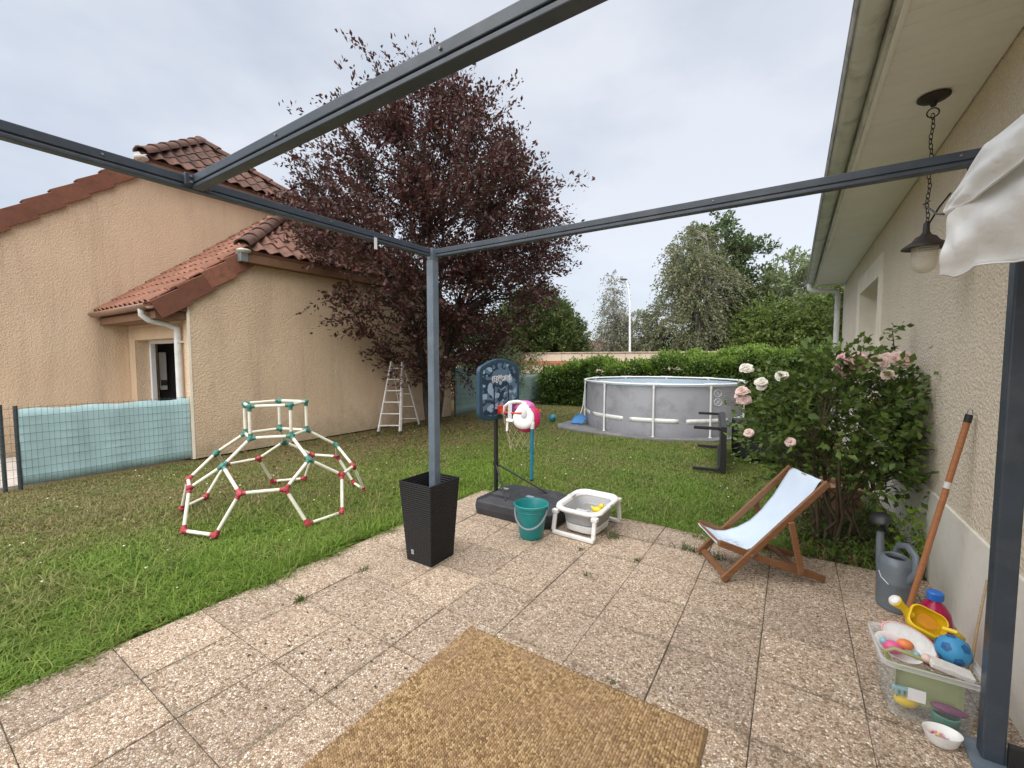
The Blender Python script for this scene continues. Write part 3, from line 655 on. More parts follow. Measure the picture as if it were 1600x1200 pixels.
# ------------------------------------------------------------------ screened wire fences
def wire_fence(name, label, X, segs, post_ys, sheet, sheet_m, wires_from, top, vis_sheet=True):
    """fence along Y at X; segs = [(y0, y1, top)]"""
    t = thing(name, label, 'fence', (X, segs[0][0], 0)); y00 = segs[0][0]
    for yy, hh in post_ys: MB().tube([(0, yy - y00, -.05), (0, yy - y00, hh)], 0.02, 8).build('post', M['fence_post'], t, smooth=50)
    stuff = MB()
    for y0, y1, tp in segs:
        a, b = y0 - y00, y1 - y00
        n = 12; zs = [0.02 + (tp - 0.02) * i / 9 for i in range(10)]
        for z in zs:
            pts = [(0.024 + 0.004 * math.sin(k * 2.1 + z * 9), a + (b - a) * k / n, z + 0.006 * math.sin(k * 1.7 + z * 13)) for k in range(n + 1)]
            MB().tube(pts, 0.0022, 4).build('wire', M['wire'], t)
        k = a
        while k < b:
            stuff.tube([(0.024, k, 0.0), (0.026 + rnd.uniform(-.003, .003), k + rnd.uniform(-.006, .006), tp * .5), (0.024, k, tp + 0.025)], 0.0016, 3, cap=False); k += 0.05
    tag(stuff.build('wire_mesh', M['wire'], t), kind='stuff')
    for y0, y1, z0, z1a, z1b in sheet:
        b = MB(); n, m = 40, 8
        for i in range(n + 1):
            for j in range(m + 1):
                u, v = i / n, j / m; y = y0 + (y1 - y0) * u - y00
                zt = z1a + (z1b - z1a) * u + 0.008 * math.sin(u * 21)
                b.v.append((0.012 * math.sin(u * 26 + v * 2) * math.sin(v * 3) + 0.004 * rnd.uniform(-1, 1), y, z0 + (zt - z0) * v))
        for i in range(n):
            for j in range(m): b.f.append((i * (m + 1) + j, (i + 1) * (m + 1) + j, (i + 1) * (m + 1) + j + 1, i * (m + 1) + j + 1)); b.mi.append(0)
        b.build('screen_sheet', sheet_m, t, smooth=70, solid=0.003)
    return t
wire_fence('screened_fence', 'pale blue sheet screen on a wire fence left of the tan house corner', -7.455, [(-2.2, 2.76, 0.92)], [(0.885, .97), (1.0, .95), (2.74, .93), (-1, .95)], [(1.01, 2.735, 0.015, 0.905, 0.90)], M['screen_blue'], 0, .92)
wire_fence('screened_fence', 'faded green screen fence behind the plum tree and basketball hoop', -7.3, [(8.47, 11.3, 1.22), (11.35, 13.3, 0.96)], [(8.48, 1.26), (9.6, 1.26), (11.33, 1.22), (13.3, .98)], [(8.5, 11.3, 0.02, 1.24, 1.20), (11.36, 13.25, 0.02, 0.96, 0.92)], M['screen_teal'], 0, 1.2)

# ------------------------------------------------------------------ trees and hedges
def in_house(P):
    x, y, z = P[:, 0], P[:, 1], P[:, 2]
    wing = (x < -7.12) & (y > 2.2) & (y < 8.95) & (z < np.minimum(3.3 + 0.8 * np.maximum(0, -7.2 - x), 4.85)) & ((x < -7.3) | (z > 2.9))
    main = (x < -9.75) & (y < 9.8) & (z < 6.3 - .83 * np.abs(y - 4.4) + .25)
    return wing | main
def lumps(th, z, seed, amt):
    r = np.random.default_rng(seed); out = np.ones_like(th)
    for k in range(7):
        out += amt * r.uniform(.3, 1) * np.cos(th * r.integers(1, 6) + r.uniform(0, 6.3)) * np.cos(z * r.uniform(.6, 1.9) + r.uniform(0, 6.3))
    return np.maximum(out, .25)
def tree(name, label, cat, base, prof, ntw, per, lsize, lm_, bark, stems=1, twig=(.35, .8), droop=0.0, upw=0.45, shell=0.45, lump=.13, seed=1, group=None, aspect=.5, r0=.12, excl=None, wood=True, offs=(0, 0), spread=.3, clump=0, shoots=0):
    r = np.random.default_rng(seed); t = thing(name, label, cat, base, 0, group)
    zs = np.array([p[0] for p in prof]); rs = np.array([p[1] for p in prof])
    zz = np.linspace(zs[0], zs[-1], 400); rr = np.interp(zz, zs, rs); w = rr ** 1.7 + .02; z = r.choice(zz, ntw, p=w / w.sum()) + r.normal(0, .01, ntw)
    th = r.uniform(0, 2 * PI, ntw); f = r.uniform(0, 1, ntw) ** shell
    rad = np.interp(z, zs, rs) * lumps(th, z, seed + 5, lump) * f
    P = np.stack([np.cos(th) * rad + offs[0] * (z / zs[-1]), np.sin(th) * rad + offs[1] * (z / zs[-1]), z], 1)
    if clump:                                                 # pull twigs into separate boughs, leaving gaps between
        K = P[r.choice(ntw, clump, replace=False)]
        d2 = ((P[:, None, :] - K[None]) ** 2).sum(2); near = K[d2.argmin(1)]
        P = P + (near - P) * r.uniform(.15, .5, (ntw, 1))
    out = np.stack([np.cos(th), np.sin(th), np.zeros(ntw)], 1)
    hfrac = (z - zs[0]) / (zs[-1] - zs[0])
    D = norm(out * (1.0 - .5 * hfrac)[:, None] + np.array([0, 0, 1.0]) * (upw * (.2 + 1.3 * hfrac))[:, None] + r.normal(0, .38, (ntw, 3)))
    if excl:
        keep = ~excl(P + np.array(base)); P, D = P[keep], D[keep]
    n = len(P); L = r.uniform(twig[0], twig[1], n)
    s = np.linspace(0, 1, per)[None, :, None]
    pts = P[:, None, :] + D[:, None, :] * L[:, None, None] * s
    pts[:, :, 2] -= (droop * L[:, None] ** 1.0) * (s[:, :, 0] ** 2)
    pts += r.normal(0, lsize * spread, pts.shape)
    dirs = np.repeat(D[:, None, :], per, 1) - np.array([0, 0, droop]) * 1.2 * s
    flat, fd = pts.reshape(-1, 3), dirs.reshape(-1, 3)
    if excl:
        keep = ~excl(flat + np.array(base)); flat, fd = flat[keep], fd[keep]
    if shoots:                                                # long whippy shoots past the outline
        z2 = r.uniform(zs[0] + .4 * (zs[-1] - zs[0]), zs[-1] - .55, shoots); t2 = r.uniform(0, 2 * PI, shoots); q2 = np.interp(z2, zs, rs) * .92
        P2 = np.stack([np.cos(t2) * q2, np.sin(t2) * q2, z2], 1); D2 = norm(np.stack([np.cos(t2) * .8, np.sin(t2) * .8, r.uniform(.2, 1.3, shoots)], 1)); L2 = r.uniform(.5, 1.0, shoots) + (r.uniform(0, 1, shoots) < .25) * r.uniform(.3, .9, shoots)
        s2 = np.linspace(0, 1, 46)[None, :, None]; pts2 = P2[:, None] + D2[:, None] * L2[:, None, None] * s2; pts2[:, :, 2] -= .35 * L2[:, None] * s2[:, :, 0] ** 2; pts2 += r.normal(0, .05, pts2.shape)
        e2 = pts2.reshape(-1, 3); k2 = ~excl(e2 + np.array(base)) if excl else np.ones(len(e2), bool)
        flat = np.concatenate([flat, e2[k2]]); fd = np.concatenate([fd, np.repeat(D2, 46, 0)[k2]])
    v, fc = leaves(flat, fd, lsize, aspect, .5, .75, seed)
    o = arr_mesh('crown', v, fc, lm_, t)
    if wood:
        b = MB(); ax = []
        ztop = zs[-1] * .86
        for k in range(stems):
            a = 2 * PI * k / max(1, stems) + seed; lean = (.0 if stems == 1 else .62)
            q = []; 
            for i in range(9):
                tt = i / 8; zc_ = ztop * tt * (1 if k == 0 else .8)
                bow = lean * (tt ** 1.2) * np.interp(zc_, zs, rs) if zc_ > zs[0] else lean * tt ** 1.2 * rs[0]
                q.append(Vector((math.cos(a) * (bow + (.1 if stems > 1 else 0)) + offs[0] * zc_ / zs[-1] + .05 * math.sin(i * 1.9 + k), math.sin(a) * (bow + (.1 if stems > 1 else 0)) + offs[1] * zc_ / zs[-1] + .05 * math.cos(i * 2.3 + k), zc_ - .03)))
            rad_ = [r0 * (1 - .85 * i / 8) * (1.25 if i == 0 else 1) for i in range(9)]
            b.tube(q, rad_, 9); ax += [(p, rad_[i]) for i, p in enumerate(q) if i > 1]
        b.build('trunk', bark, t, smooth=60)
        A = np.array([tuple(p) for p, _ in ax]); br = MB()
        step = max(1, n // 420)
        for i in range(0, n, step):
            p = P[i]; c = np.where(A[:, 2] < p[2] - .1)[0]
            if len(c) == 0: c = np.arange(len(A))
            j = c[((A[c] - p) ** 2).sum(1).argmin()]; a_ = A[j]
            mid = (a_ + p) / 2 + np.array([0, 0, .12 * np.linalg.norm(p - a_)]) + r.normal(0, .05, 3)
            if excl and excl((np.stack([mid, p]) + np.array(base))).any(): continue
            e = p + D[i] * L[i] * .8; e[2] -= droop * L[i] * .6
            br.tube([a_, mid, p, e], [min(.03, ax[j][1] * .5), .014 * r0 / .1, .008 * r0 / .1, .003 * r0 / .1], 4, cap=False)
        tag(br.build('branches', bark, t, smooth=60), kind='stuff')
    return t

tree('plum_tree', 'tall purple-leaved plum tree growing against the tan house wall', 'tree', (-6.80, 7.15, 0),
     [(1.0, .8), (1.6, 1.45), (2.3, 2.0), (3.1, 2.5), (4.0, 2.8), (4.9, 2.4), (5.7, 1.8), (6.3, 1.35), (6.9, .95), (7.45, .3)],
     3300, 28, 0.086, M['plum'], M['bark'], stems=6, twig=(.3, .95), droop=.12, upw=.55, shell=.5, lump=.12, seed=21, r0=.075, excl=in_house, offs=(.15, .05), spread=.45, clump=110, shoots=130)
tree('olive_shrub', 'grey-green leafy shrub behind the screen fence beside the plum tree', 'shrub', (-8.0, 11.1, 0), [(.3, .5), (.9, .95), (1.4, .9), (1.85, .4), (2.05, .1)], 420, 22, .085, M['olive_leaf'], M['bark'], 3, (.2, .5), .1, .6, .5, seed=3, r0=.03, aspect=.35)
tree('dark_shrub', 'dark green shrub in the shade behind the plum tree', 'shrub', (-10.6, 13.0, 0), [(.2, 1.0), (1.2, 1.7), (2.4, 1.5), (3.1, .5)], 520, 20, .14, M['yew_leaf'], M['bark'], 3, (.3, .6), .1, .5, .5, seed=4, r0=.05)
tree('sapling', 'small yellow-green sapling in front of the cream boundary wall', 'tree', (-8.2, 13.9, 0), [(.7, .1), (.95, .38), (1.15, .36), (1.35, .1)], 60, 12, .08, M['bright_leaf'], M['bark'], 1, (.15, .3), .1, .3, .6, seed=6, r0=.018)
tree('round_tree', 'dense dark green round-headed tree behind the boundary wall', 'tree', (-15.3, 26.6, 0), [(.2, 2.2), (1.3, 3.0), (2.6, 3.2), (3.9, 2.8), (4.9, 2.0), (5.7, .9), (6.1, .2)], 2300, 20, .24, M['yew_leaf'], M['bark'], 4, (.5, 1.0), -.1, .9, .35, .07, seed=8, r0=.12, aspect=.4)
tree('birch_tree', 'slender pale weeping birch beside the street lamp', 'tree', (-12.2, 33.6, 0), [(1.6, 1.0), (3.2, 1.2), (4.8, .95), (6.2, .6), (7.6, .35), (8.6, .08)], 360, 16, .19, M['pale_birch_leaf'], M['bark_pale'], 1, (.6, 1.5), 1.0, .2, .6, .16, seed=9, r0=.10)
tree('birch_tree', 'low airy birch to the right of the street lamp', 'tree', (-10.6, 34.2, 0), [(.8, 1.4), (2.6, 1.8), (4.4, 1.3), (5.4, .4)], 420, 16, .2, M['birch_leaf'], M['bark_pale'], 2, (.5, 1.2), .8, .2, .55, .15, seed=10, r0=.08)
tree('weeping_birch', 'broad grey-green weeping birch beyond the wall, tallest of the background trees', 'tree', (-6.6, 36, 0), [(.4, 2.2), (2.5, 2.8), (5, 2.7), (7.5, 2.5), (9.4, 2.0), (11.0, 1.2), (11.9, .4)], 1250, 20, .22, M['birch_leaf'], M['bark_pale'], 3, (.7, 2.0), 1.15, .3, .5, .2, seed=12, r0=.16, clump=70)
tree('oak_tree', 'dark leafy oak rising behind the right side of the weeping birch', 'tree', (-6.0, 40.6, 0), [(1, 1.8), (4, 2.4), (7, 2.9), (9.5, 3.3), (11.2, 2.8), (12.6, 1.7), (13.4, .5)], 1000, 18, .32, M['oak_leaf'], M['bark'], 4, (.6, 1.3), .1, .5, .5, .2, seed=13, r0=.2, clump=60)
tree('poplar_tree', 'pale green poplar standing tall beside the right-hand gutter', 'tree', (-0.6, 42.5, 0), [(1, 2.0), (4, 3.0), (6.5, 3.0), (8.4, 2.1), (9.8, .9), (10.4, .2)], 900, 18, .3, M['pale_leaf'], M['bark_pale'], 3, (.5, 1.1), .1, .6, .5, .18, seed=14, r0=.16, clump=50)
tree('maple_tree', 'bright green bushy tree left of the right-hand downpipe', 'tree', (-1.3, 35.5, 0), [(.2, 2.2), (1.8, 2.9), (3.4, 2.5), (4.6, 1.5), (5.3, .4)], 1100, 18, .26, M['bright_leaf'], M['bark'], 3, (.5, 1.0), .15, .5, .4, .14, seed=15, r0=.12)
tree('maple_tree', 'bright green bushy tree half hidden behind the right-hand downpipe', 'tree', (2.9, 36.5, 0), [(.2, 2.2), (2, 3.0), (4, 2.7), (5.6, 1.6), (6.4, .4)], 1100, 18, .26, M['bright_leaf'], M['bark'], 3, (.5, 1.0), .15, .5, .4, .14, seed=16, r0=.12)
tree('dark_tree', 'dark tree in the gap between the weeping birch and bright green trees', 'tree', (-3.6, 39, 0), [(.2, 1.6), (2, 2.2), (4.6, 2.0), (6.0, 1.0), (6.7, .2)], 800, 18, .28, M['yew_leaf'], M['bark'], 3, (.5, 1.0), .1, .5, .45, .12, seed=17, r0=.12)
tree('dark_tree', 'dark tree seen between the downpipe and the right-hand house wall', 'tree', (4.6, 30, 0), [(.2, 2.0), (2, 2.8), (4.6, 2.6), (6.4, 1.4), (7.2, .2)], 900, 18, .28, M['yew_leaf'], M['bark'], 3, (.5, 1.0), .1, .5, .45, .12, seed=18, r0=.12)
for q, (x, y, hgt, lab) in enumerate([(-17.5, 38, 2.6, 'low far bush between the round tree and slender birch'), (-11.8, 37, 2.9, 'low far bush at the foot of the slender birch'), (-9.0, 37.5, 3.6, 'low far bush at the left foot of the weeping birch')]):
    tree('far_bush', lab, 'bush', (x, y, 0), [(.1, 1.8), (hgt * .4, 2.2), (hgt * .75, 1.5), (hgt, .3)], 420, 16, .26, M['oak_leaf'] if q != 1 else M['birch_leaf'], M['bark'], 2, (.4, .9), .1, .5, .45, .15, seed=30 + q, r0=.08)

def hedge(name, label, x0, x1, y0, y1, hf, nl, nt, lsize, seed, tips=True):
    t = thing(name, label, 'hedge', ((x0 + x1) / 2, (y0 + y1) / 2, 0)); r = np.random.default_rng(seed); cx, cy = (x0 + x1) / 2, (y0 + y1) / 2
    b = MB(); n = 24                                                        # solid dark core added to block light, standing in for dense twigs
    for i in range(n + 1):
        u = i / n; x = x0 + .3 + (x1 - x0 - .5) * u; h = hf(x) - .16
        for yy, z in ((y0 + .22, -.02), (y0 + .17, h * .5), (y0 + .3, h), (y1 - .3, h), (y1 - .17, h * .5), (y1 - .22, -.02)): b.v.append((x - cx, yy - cy, z + rnd.uniform(-.02, .02)))
    for i in range(n):
        for k in range(5): b.f.append((i * 6 + k, i * 6 + k + 1, i * 6 + k + 7, i * 6 + k + 6)); b.mi.append(0)
    b.f += [tuple(range(6)), tuple(range(n * 6, n * 6 + 6))]; b.mi += [0, 0]
    b.build('branches', M['twig'], t)  # one filled core mesh, no separate branches
    per = 14
    def sprigs(n, where):
        x = r.uniform(x0, x1, n); h = hf(x) ; 
        bump_ = .10 * np.sin(x * 2.7 + seed) + .07 * np.sin(x * 6.1 + 1) + .05 * np.sin(x * 11.3)
        if where == 'front':
            y = y0 + np.abs(r.normal(0, .11, n)) + .08 * np.sin(x * 3.1); z = r.uniform(.0, 1, n) * (h + bump_)
            d = np.stack([r.normal(0, .5, n), -np.ones(n) * .8, r.normal(.25, .5, n)], 1)
        elif where == 'top':
            y = r.uniform(y0, y1, n); z = h + bump_ - np.abs(r.normal(0, .08, n)); d = np.stack([r.normal(0, .5, n), r.normal(-.15, .5, n), np.ones(n)], 1)
        else:
            y = r.uniform(y0, y1, n); x = x0 + np.abs(r.normal(0, .12, n)) + .15 * np.abs(np.linspace(-1, 1, n)); z = r.uniform(0, 1, n) * hf(x); d = np.stack([-np.ones(n), r.normal(0, .5, n), r.normal(.2, .4, n)], 1)
        d = norm(d); L = r.uniform(.12, .3, n); s = np.linspace(0, 1, per)[None, :, None]
        P = np.stack([x - cx, y - cy, np.maximum(z, .02)], 1)[:, None, :] + d[:, None, :] * L[:, None, None] * s + r.normal(0, lsize * .45, (n, per, 3))
        return P.reshape(-1, 3), np.repeat(d, per, 0)
    P1 = [sprigs(nl, 'front'), sprigs(nl // 2, 'top'), sprigs(nl // 6, 'end')]
    v, f = leaves(np.concatenate([p for p, _ in P1]), np.concatenate([d for _, d in P1]), lsize, .5, .6, .7, seed)
    tag(arr_mesh('foliage', v, f, M['hedge_leaf'], t), kind='stuff')
    if tips:
        p, d = sprigs(nt, 'top'); p2, d2 = sprigs(nt // 5, 'front'); k = p2[:, 2] > .62; 
        v, f = leaves(np.concatenate([p, p2[k]]), np.concatenate([d, d2[k]]), lsize * 1.05, .42, .6, .6, seed + 1)
        tag(arr_mesh('new_shoots', v, f, M['hedge_tip'], t), kind='stuff')
    return t
hedge('hedge', 'leafy green hedge with bright new shoots behind the round pool', -6.95, 1.6, 12.45, 13.6, lambda x: 1.08 + .055 * (x + 6.95), 2100, 1500, .085, 41)
hedge('hedge', 'taller clipped hedge farther back on the right, above the first hedge', -3.2, 3.0, 16.6, 18.2, lambda x: 1.52 + .02 * (x + 3), 900, 900, .10, 43)

# ------------------------------------------------------------------ turf: blades over the lawn
def turf():
    r = np.random.default_rng(5); out = []
    N = 2300000
    x = r.uniform(-11, 1.0, N); y = r.uniform(-.6, 14.5, N)
    d = np.hypot(x, y); az = np.degrees(np.arctan2(-x, y)) - 33.13               # camera-relative bearing
    dens = np.minimum(1, (3.4 / np.maximum(d, 1)) ** .95)
    edge = -2.90 + .035 * np.sin(y * 5.1) + .03 * np.sin(y * 13.7)
    edge2 = 3.82 + .04 * np.sin(x * 4.3) + .03 * np.sin(x * 12.1)
    ok = (r.uniform(0, 1, N) < dens) & (np.abs(az) < 63)
    ok &= (x < edge) | (y > edge2)
    ok &= ~((x < -7.47) & (y < 8.45)) & ~((x < -7.6)) & ~((x > .78))
    ok &= ~(np.hypot(x + 2.455, y - 9.84) < 1.7) & ~((y > 12.6) & (x > -6.9))
    bed = (x > .0 + .15 * np.sin(y * 2.0) + .25 * (y - 4)) & (y > 3.8) & (y < 6.2); ok &= ~(bed & (r.uniform(0, 1, N) < .8))
    dry = np.clip((np.maximum(-(x + 3.6) * .16, (y - 4.2) * .05) + .35 * np.sin(x * 1.3 + 1) * np.sin(y * 1.1)) * 1.6, 0, 1)
    ok &= r.uniform(0, 1, N) > dry * .45
    x, y, d = x[ok], y[ok], d[ok]; n = len(x)
    dry = dry[ok]
    H = r.gamma(6, .0074, n) * (1.25 - .55 * dry) * (.75 + .5 * (np.sin(x * 3.1 + 2 * np.sin(y * 2.3)) * .5 + .5)); H = np.clip(H * np.clip(1.2 - .19 * (d - 2.2), .36, 1.2), .010, .12)
    near_edge = (np.abs(x + 2.9) < .16) | ((y > 3.75) & (y < 4.0) & (x > -2.9)); H = np.where(near_edge, H * 1.05 + .004, H)
    w = (.0016 + .00048 * d) * r.uniform(.7, 1.3, n)
    a = r.uniform(0, 2 * PI, n); lean = r.uniform(.25, 1.9, n) * H; H = H * np.clip(1.12 - .22 * lean / np.maximum(H, 1e-4), .65, 1.1)
    dx, dy = np.cos(a) * lean, np.sin(a) * lean; sx, sy = -np.sin(a) * w, np.cos(a) * w
    z0 = np.full(n, -.03)
    v = np.empty((n, 5, 3))
    v[:, 0] = np.stack([x - sx, y - sy, z0], 1); v[:, 1] = np.stack([x + sx, y + sy, z0], 1)
    v[:, 2] = np.stack([x + dx * .4 + sx * .8, y + dy * .4 + sy * .8, z0 + H * .68], 1); v[:, 3] = np.stack([x + dx * .4 - sx * .8, y + dy * .4 - sy * .8, z0 + H * .68], 1)
    v[:, 4] = np.stack([x + dx * 1.25, y + dy * 1.25, z0 + H], 1)
    b = np.arange(n)[:, None] * 5
    f = np.concatenate([b + np.array([[0, 1, 2]]), b + np.array([[0, 2, 3]]), b + np.array([[3, 2, 4]])], 1).reshape(-1, 3)
    return arr_mesh('grass', v.reshape(-1, 3), f, M['grass'])
tag(turf(), kind='stuff')
# fallen petals and clover heads
b = MB(); q = 0
while q < 170:
    x, y = rnd.uniform(-7.3, -.4), rnd.uniform(.3, 7.5)
    if (x > -3.0 and y < 4.0): continue
    z = rnd.uniform(.0, .03); s = rnd.uniform(.006, .012); a = rnd.uniform(0, 6)
    b.add([(x + s * math.cos(a + k * PI / 2), y + s * math.sin(a + k * PI / 2), z + (k % 2) * s * .6) for k in range(4)] + [(x, y, z + s * .9)], [(0, 1, 4), (1, 2, 4), (2, 3, 4), (3, 0, 4)]); q += 1
tag(b.build('clover_heads', mat('clover_white', (0.62, 0.60, 0.45), 0.8, 0.2, 20)), kind='stuff')

# ------------------------------------------------------------------ pergola
pg = thing('pergola', 'grey metal pergola frame with bare beams over the patio', 'pergola', (-2.21, 2.33, 0))
def pergola_bar(p0, p1, name='beam', lip=True):
    p0, p1 = Vector(p0), Vector(p1); o = Vector((-2.21, 2.33, 0)); p0 -= o; p1 -= o
    b = MB(); up_ = Vector((0, 0, 1))
    b.beam(p0 + up_ * .012, p1 + up_ * .012, .042, .034); b.beam(p0 - up_ * .008, p1 - up_ * .008, .03, .010); b.beam(p0 - up_ * .019, p1 - up_ * .019, .042, .015)
    return b.build(name, M['anthracite'], pg, bevel=0.003, seg=2)
BZ = 2.244
pergola_bar((-2.20, 2.285, BZ), (-2.20, -1.6, BZ)); pergola_bar((-2.165, 2.335, BZ), (0.655, 2.335, BZ)); pergola_bar((-2.165, 0.85, BZ), (0.655, 0.85, BZ))
def post(x, y, m, zt):
    b = MB().box2((x - .031, y - .031, 0.0), (x + .031, y + .031, zt))
    return wpart(b, 'post', m, pg, bevel=0.006)
post(-2.212, 2.335, M['galv'], 2.2); post(0.668, 2.262, M['anthracite'], 2.25); post(0.672, -1.6, M['galv'], 2.25); post(-2.212, -1.6, M['galv'], 2.2)
wpart(MB().box2((-2.238, 2.309, 2.2), (-2.186, 2.361, 2.286)), 'corner_bracket', M['galv'], pg, bevel=0.003)
for x, y in ((-2.205, 2.29), (-2.24, 2.29), (-2.167, 2.32), (-2.167, 2.35)): 
    wpart(MB().tube([(x, y + (.008 if y < 2.3 else 0), 2.285), (x + (.012 if y > 2.3 else 0), y + (-.006 if y < 2.3 else 0), 2.285)], .0055, 8), 'bolt', M['black'], pg)
wpart(MB().box2((-2.172, 1.785, 2.165), (-2.168, 1.805, 2.235)), 'hanger_tab', M['pipe_white'], pg)
wpart(MB().box2((-2.166, .80, 2.225), (-2.15, .90, 2.275)), 'joint_plate', M['anthracite'], pg, bevel=0.003)
for s in (-.012, .012): wpart(MB().tube([(-2.17 + .012, .82, 2.25 + s), (-2.17 + .028, .82, 2.25 + s)], .005, 8), 'bolt', M['zinc'], pg)
wpart(MB().box2((0.60, 2.17, -0.001), (0.755, 2.34, 0.008)), 'base_plate', M['galv'], pg, bevel=0.002)
wpart(MB().box2((0.70, 2.215, 0.008), (0.80, 2.235, 0.10)), 'foot_bracket', M['black'], pg, bevel=0.003)

# ------------------------------------------------------------------ white tarp rolled at the wall end of the pergola
def m_tarp():
    g = G('white_tarpaulin'); v = g.pos()
    c = g.ramp(g.noise(v, 3, 5, .6), [(.3, (.76, .77, .78)), (.7, (.84, .85, .86))])
    c = g.mix(g.ramp(g.noise(v, 42, 4, .7), [(.68, 0.0), (.74, .55)]), c, (.36, .36, .33)); g.base(c)
    g.set(Roughness=.45)
    cr = g.math('ABSOLUTE', g.math('SUBTRACT', g.noise(v, 11, 4, .55), .5)); cr2 = g.math('ABSOLUTE', g.math('SUBTRACT', g.noise(v, 27, 3, .5), .5))
    g.bump(g.math('ADD', g.math('MULTIPLY', g.math('MINIMUM', cr, .12), 4.0), g.math('MULTIPLY', g.math('MINIMUM', cr2, .1), .5)), .0035, .7)
    tr = g.n('BsdfTranslucent'); tr.inputs[0].default_value = (.8, .8, .78, 1); mx = g.n('MixShader'); mx.inputs[0].default_value = .22
    g.l(g.p.outputs[0], mx.inputs[1]); g.l(tr.outputs[0], mx.inputs[2]); g.l(mx.outputs[0], g.out.inputs[0]); return g.m
mt = m_tarp()
tp = thing('tarpaulin', 'crumpled white tarpaulin hanging at the wall end of the pergola', 'tarpaulin', (0.5, 1.9, 1.9))
def cloth(name, A, B, bulge, freq, amp, nu=44, nv=26, nrm=(-.55, -.8, .1), ph=0.0):
    """sheet between polylines A (upper) and B (lower) with folds"""
    A = [Vector(a) for a in A]; B = [Vector(a) for a in B]; N_ = Vector(nrm).normalized(); o = Vector((.5, 1.9, 1.9))
    def at(P, t):
        t *= len(P) - 1; i = min(int(t), len(P) - 2); f = t - i; f = f * f * (3 - 2 * f) * .4 + f * .6; return P[i].lerp(P[i + 1], f)
    b = MB()
    for i in range(nu + 1):
        u = i / nu; a, c = at(A, u), at(B, u)
        for j in range(nv + 1):
            v = j / nv
            p = a.lerp(c, v) + N_ * (bulge * math.sin(PI * min(1, v * 1.08)) * (.35 + .65 * u) + amp * math.sin(freq * v * 3 + u * 3.4 + ph) * (.3 + .7 * math.sin(PI * v)) + amp * .6 * math.sin(u * freq * 2.1 + v * 2.2 + ph * 2) + amp * .3 * math.sin(u * 19 - v * 15))
            p += Vector((0, 0, 1)) * amp * .25 * math.sin(u * 13 + ph)
            b.v.append(tuple(p - o))
    for i in range(nu):
        for j in range(nv): b.f.append((i * (nv + 1) + j, (i + 1) * (nv + 1) + j, (i + 1) * (nv + 1) + j + 1, i * (nv + 1) + j + 1)); b.mi.append(0)
    o_ = b.build(name, mt, tp, smooth=70, solid=0.0025)
    hem = [b.v[i * (nv + 1) + nv] for i in range(nu + 1)]
    MB().tube([Vector(q) + Vector((0, 0, .004)) for q in hem], .0042, 6, squash=.6).build('hem', mt, o_, smooth=60)
    return o_
cloth('hanging_fold', [(.425, 2.0, 2.02), (.46, 1.97, 2.06), (.50, 1.9, 2.10), (.545, 1.82, 2.14), (.64, 1.72, 2.2)], [(.404, 2.02, 1.775), (.43, 2.0, 1.765), (.47, 1.97, 1.79), (.545, 1.92, 1.785), (.66, 1.82, 1.79)], .045, 3.1, .011)
cloth('upper_flap', [(.3985, 1.99, 1.976), (.42, 1.97, 2.045), (.455, 1.88, 2.135), (.505, 1.78, 2.165), (.60, 1.66, 2.25)], [(.4, 1.985, 1.968), (.425, 1.975, 1.985), (.455, 1.93, 1.985), (.515, 1.765, 2.045), (.61, 1.62, 2.10)], .022, 2.4, .008, nrm=(-.6, -.75, .25), ph=1.3)
MB().tube([(-.1015, .09, .072), (-.06, .4, .15), (.04, 1.2, .40), (.12, 1.5, .49)], .0035, 6).build('tie_cord', M['black'], tp)

# ------------------------------------------------------------------ woven planter round the post
def m_weave():
    g = G('black_woven_plastic'); v = g.obj(); s = g.n('SeparateXYZ'); g.l(v, s.inputs[0])
    row = g.math('SINE', g.math('MULTIPLY', s.outputs[2], 2 * PI / .016))
    hx = g.math('ADD', s.outputs[0], s.outputs[1])
    col = g.math('SINE', g.math('MULTIPLY', hx, 2 * PI / .03))
    h = g.math('ADD', g.math('MULTIPLY', row, .5), g.math('MULTIPLY', g.math('MULTIPLY', col, row), .12))
    g.base(g.ramp(h, [(-.0, (.006, .006, .007)), (.7, (.022, .022, .025))])); g.set(Roughness=.48, Specular_IOR_Level=.35); g.bump(h, .004, 1.0); return g.m
pl = thing('planter', 'tall black square woven planter standing round the pergola post', 'planter', (-2.245, 2.315, 0))
b = MB(); h0, h1, hz_ = .122, .158, .60
def ringsq(h, z): return [(-h, -h, z), (h, -h, z), (h, h, z), (-h, h, z)]
b.add(ringsq(h0, 0.0) + ringsq(h1, hz_) + ringsq(h1 - .012, hz_) + ringsq(h0 - .006, .38), [(3, 2, 1, 0)] + [(k, (k + 1) % 4, 4 + (k + 1) % 4, 4 + k) for k in range(4)] + [(4 + k, 4 + (k + 1) % 4, 8 + (k + 1) % 4, 8 + k) for k in range(4)] + [(8 + k, 8 + (k + 1) % 4, 12 + (k + 1) % 4, 12 + k) for k in range(4)] + [(12, 13, 14, 15)])
b.build('pot', m_weave(), pl, bevel=0.004)
MB().box((-.055, -.1285, .075), (.026, .003, .036), Matrix.Rotation(.06, 3, 'X')).build('badge', M['pipe_white'] if 0 else mat('grey_badge', (.33, .33, .34), .4, .1, 30), pl, bevel=0.001)

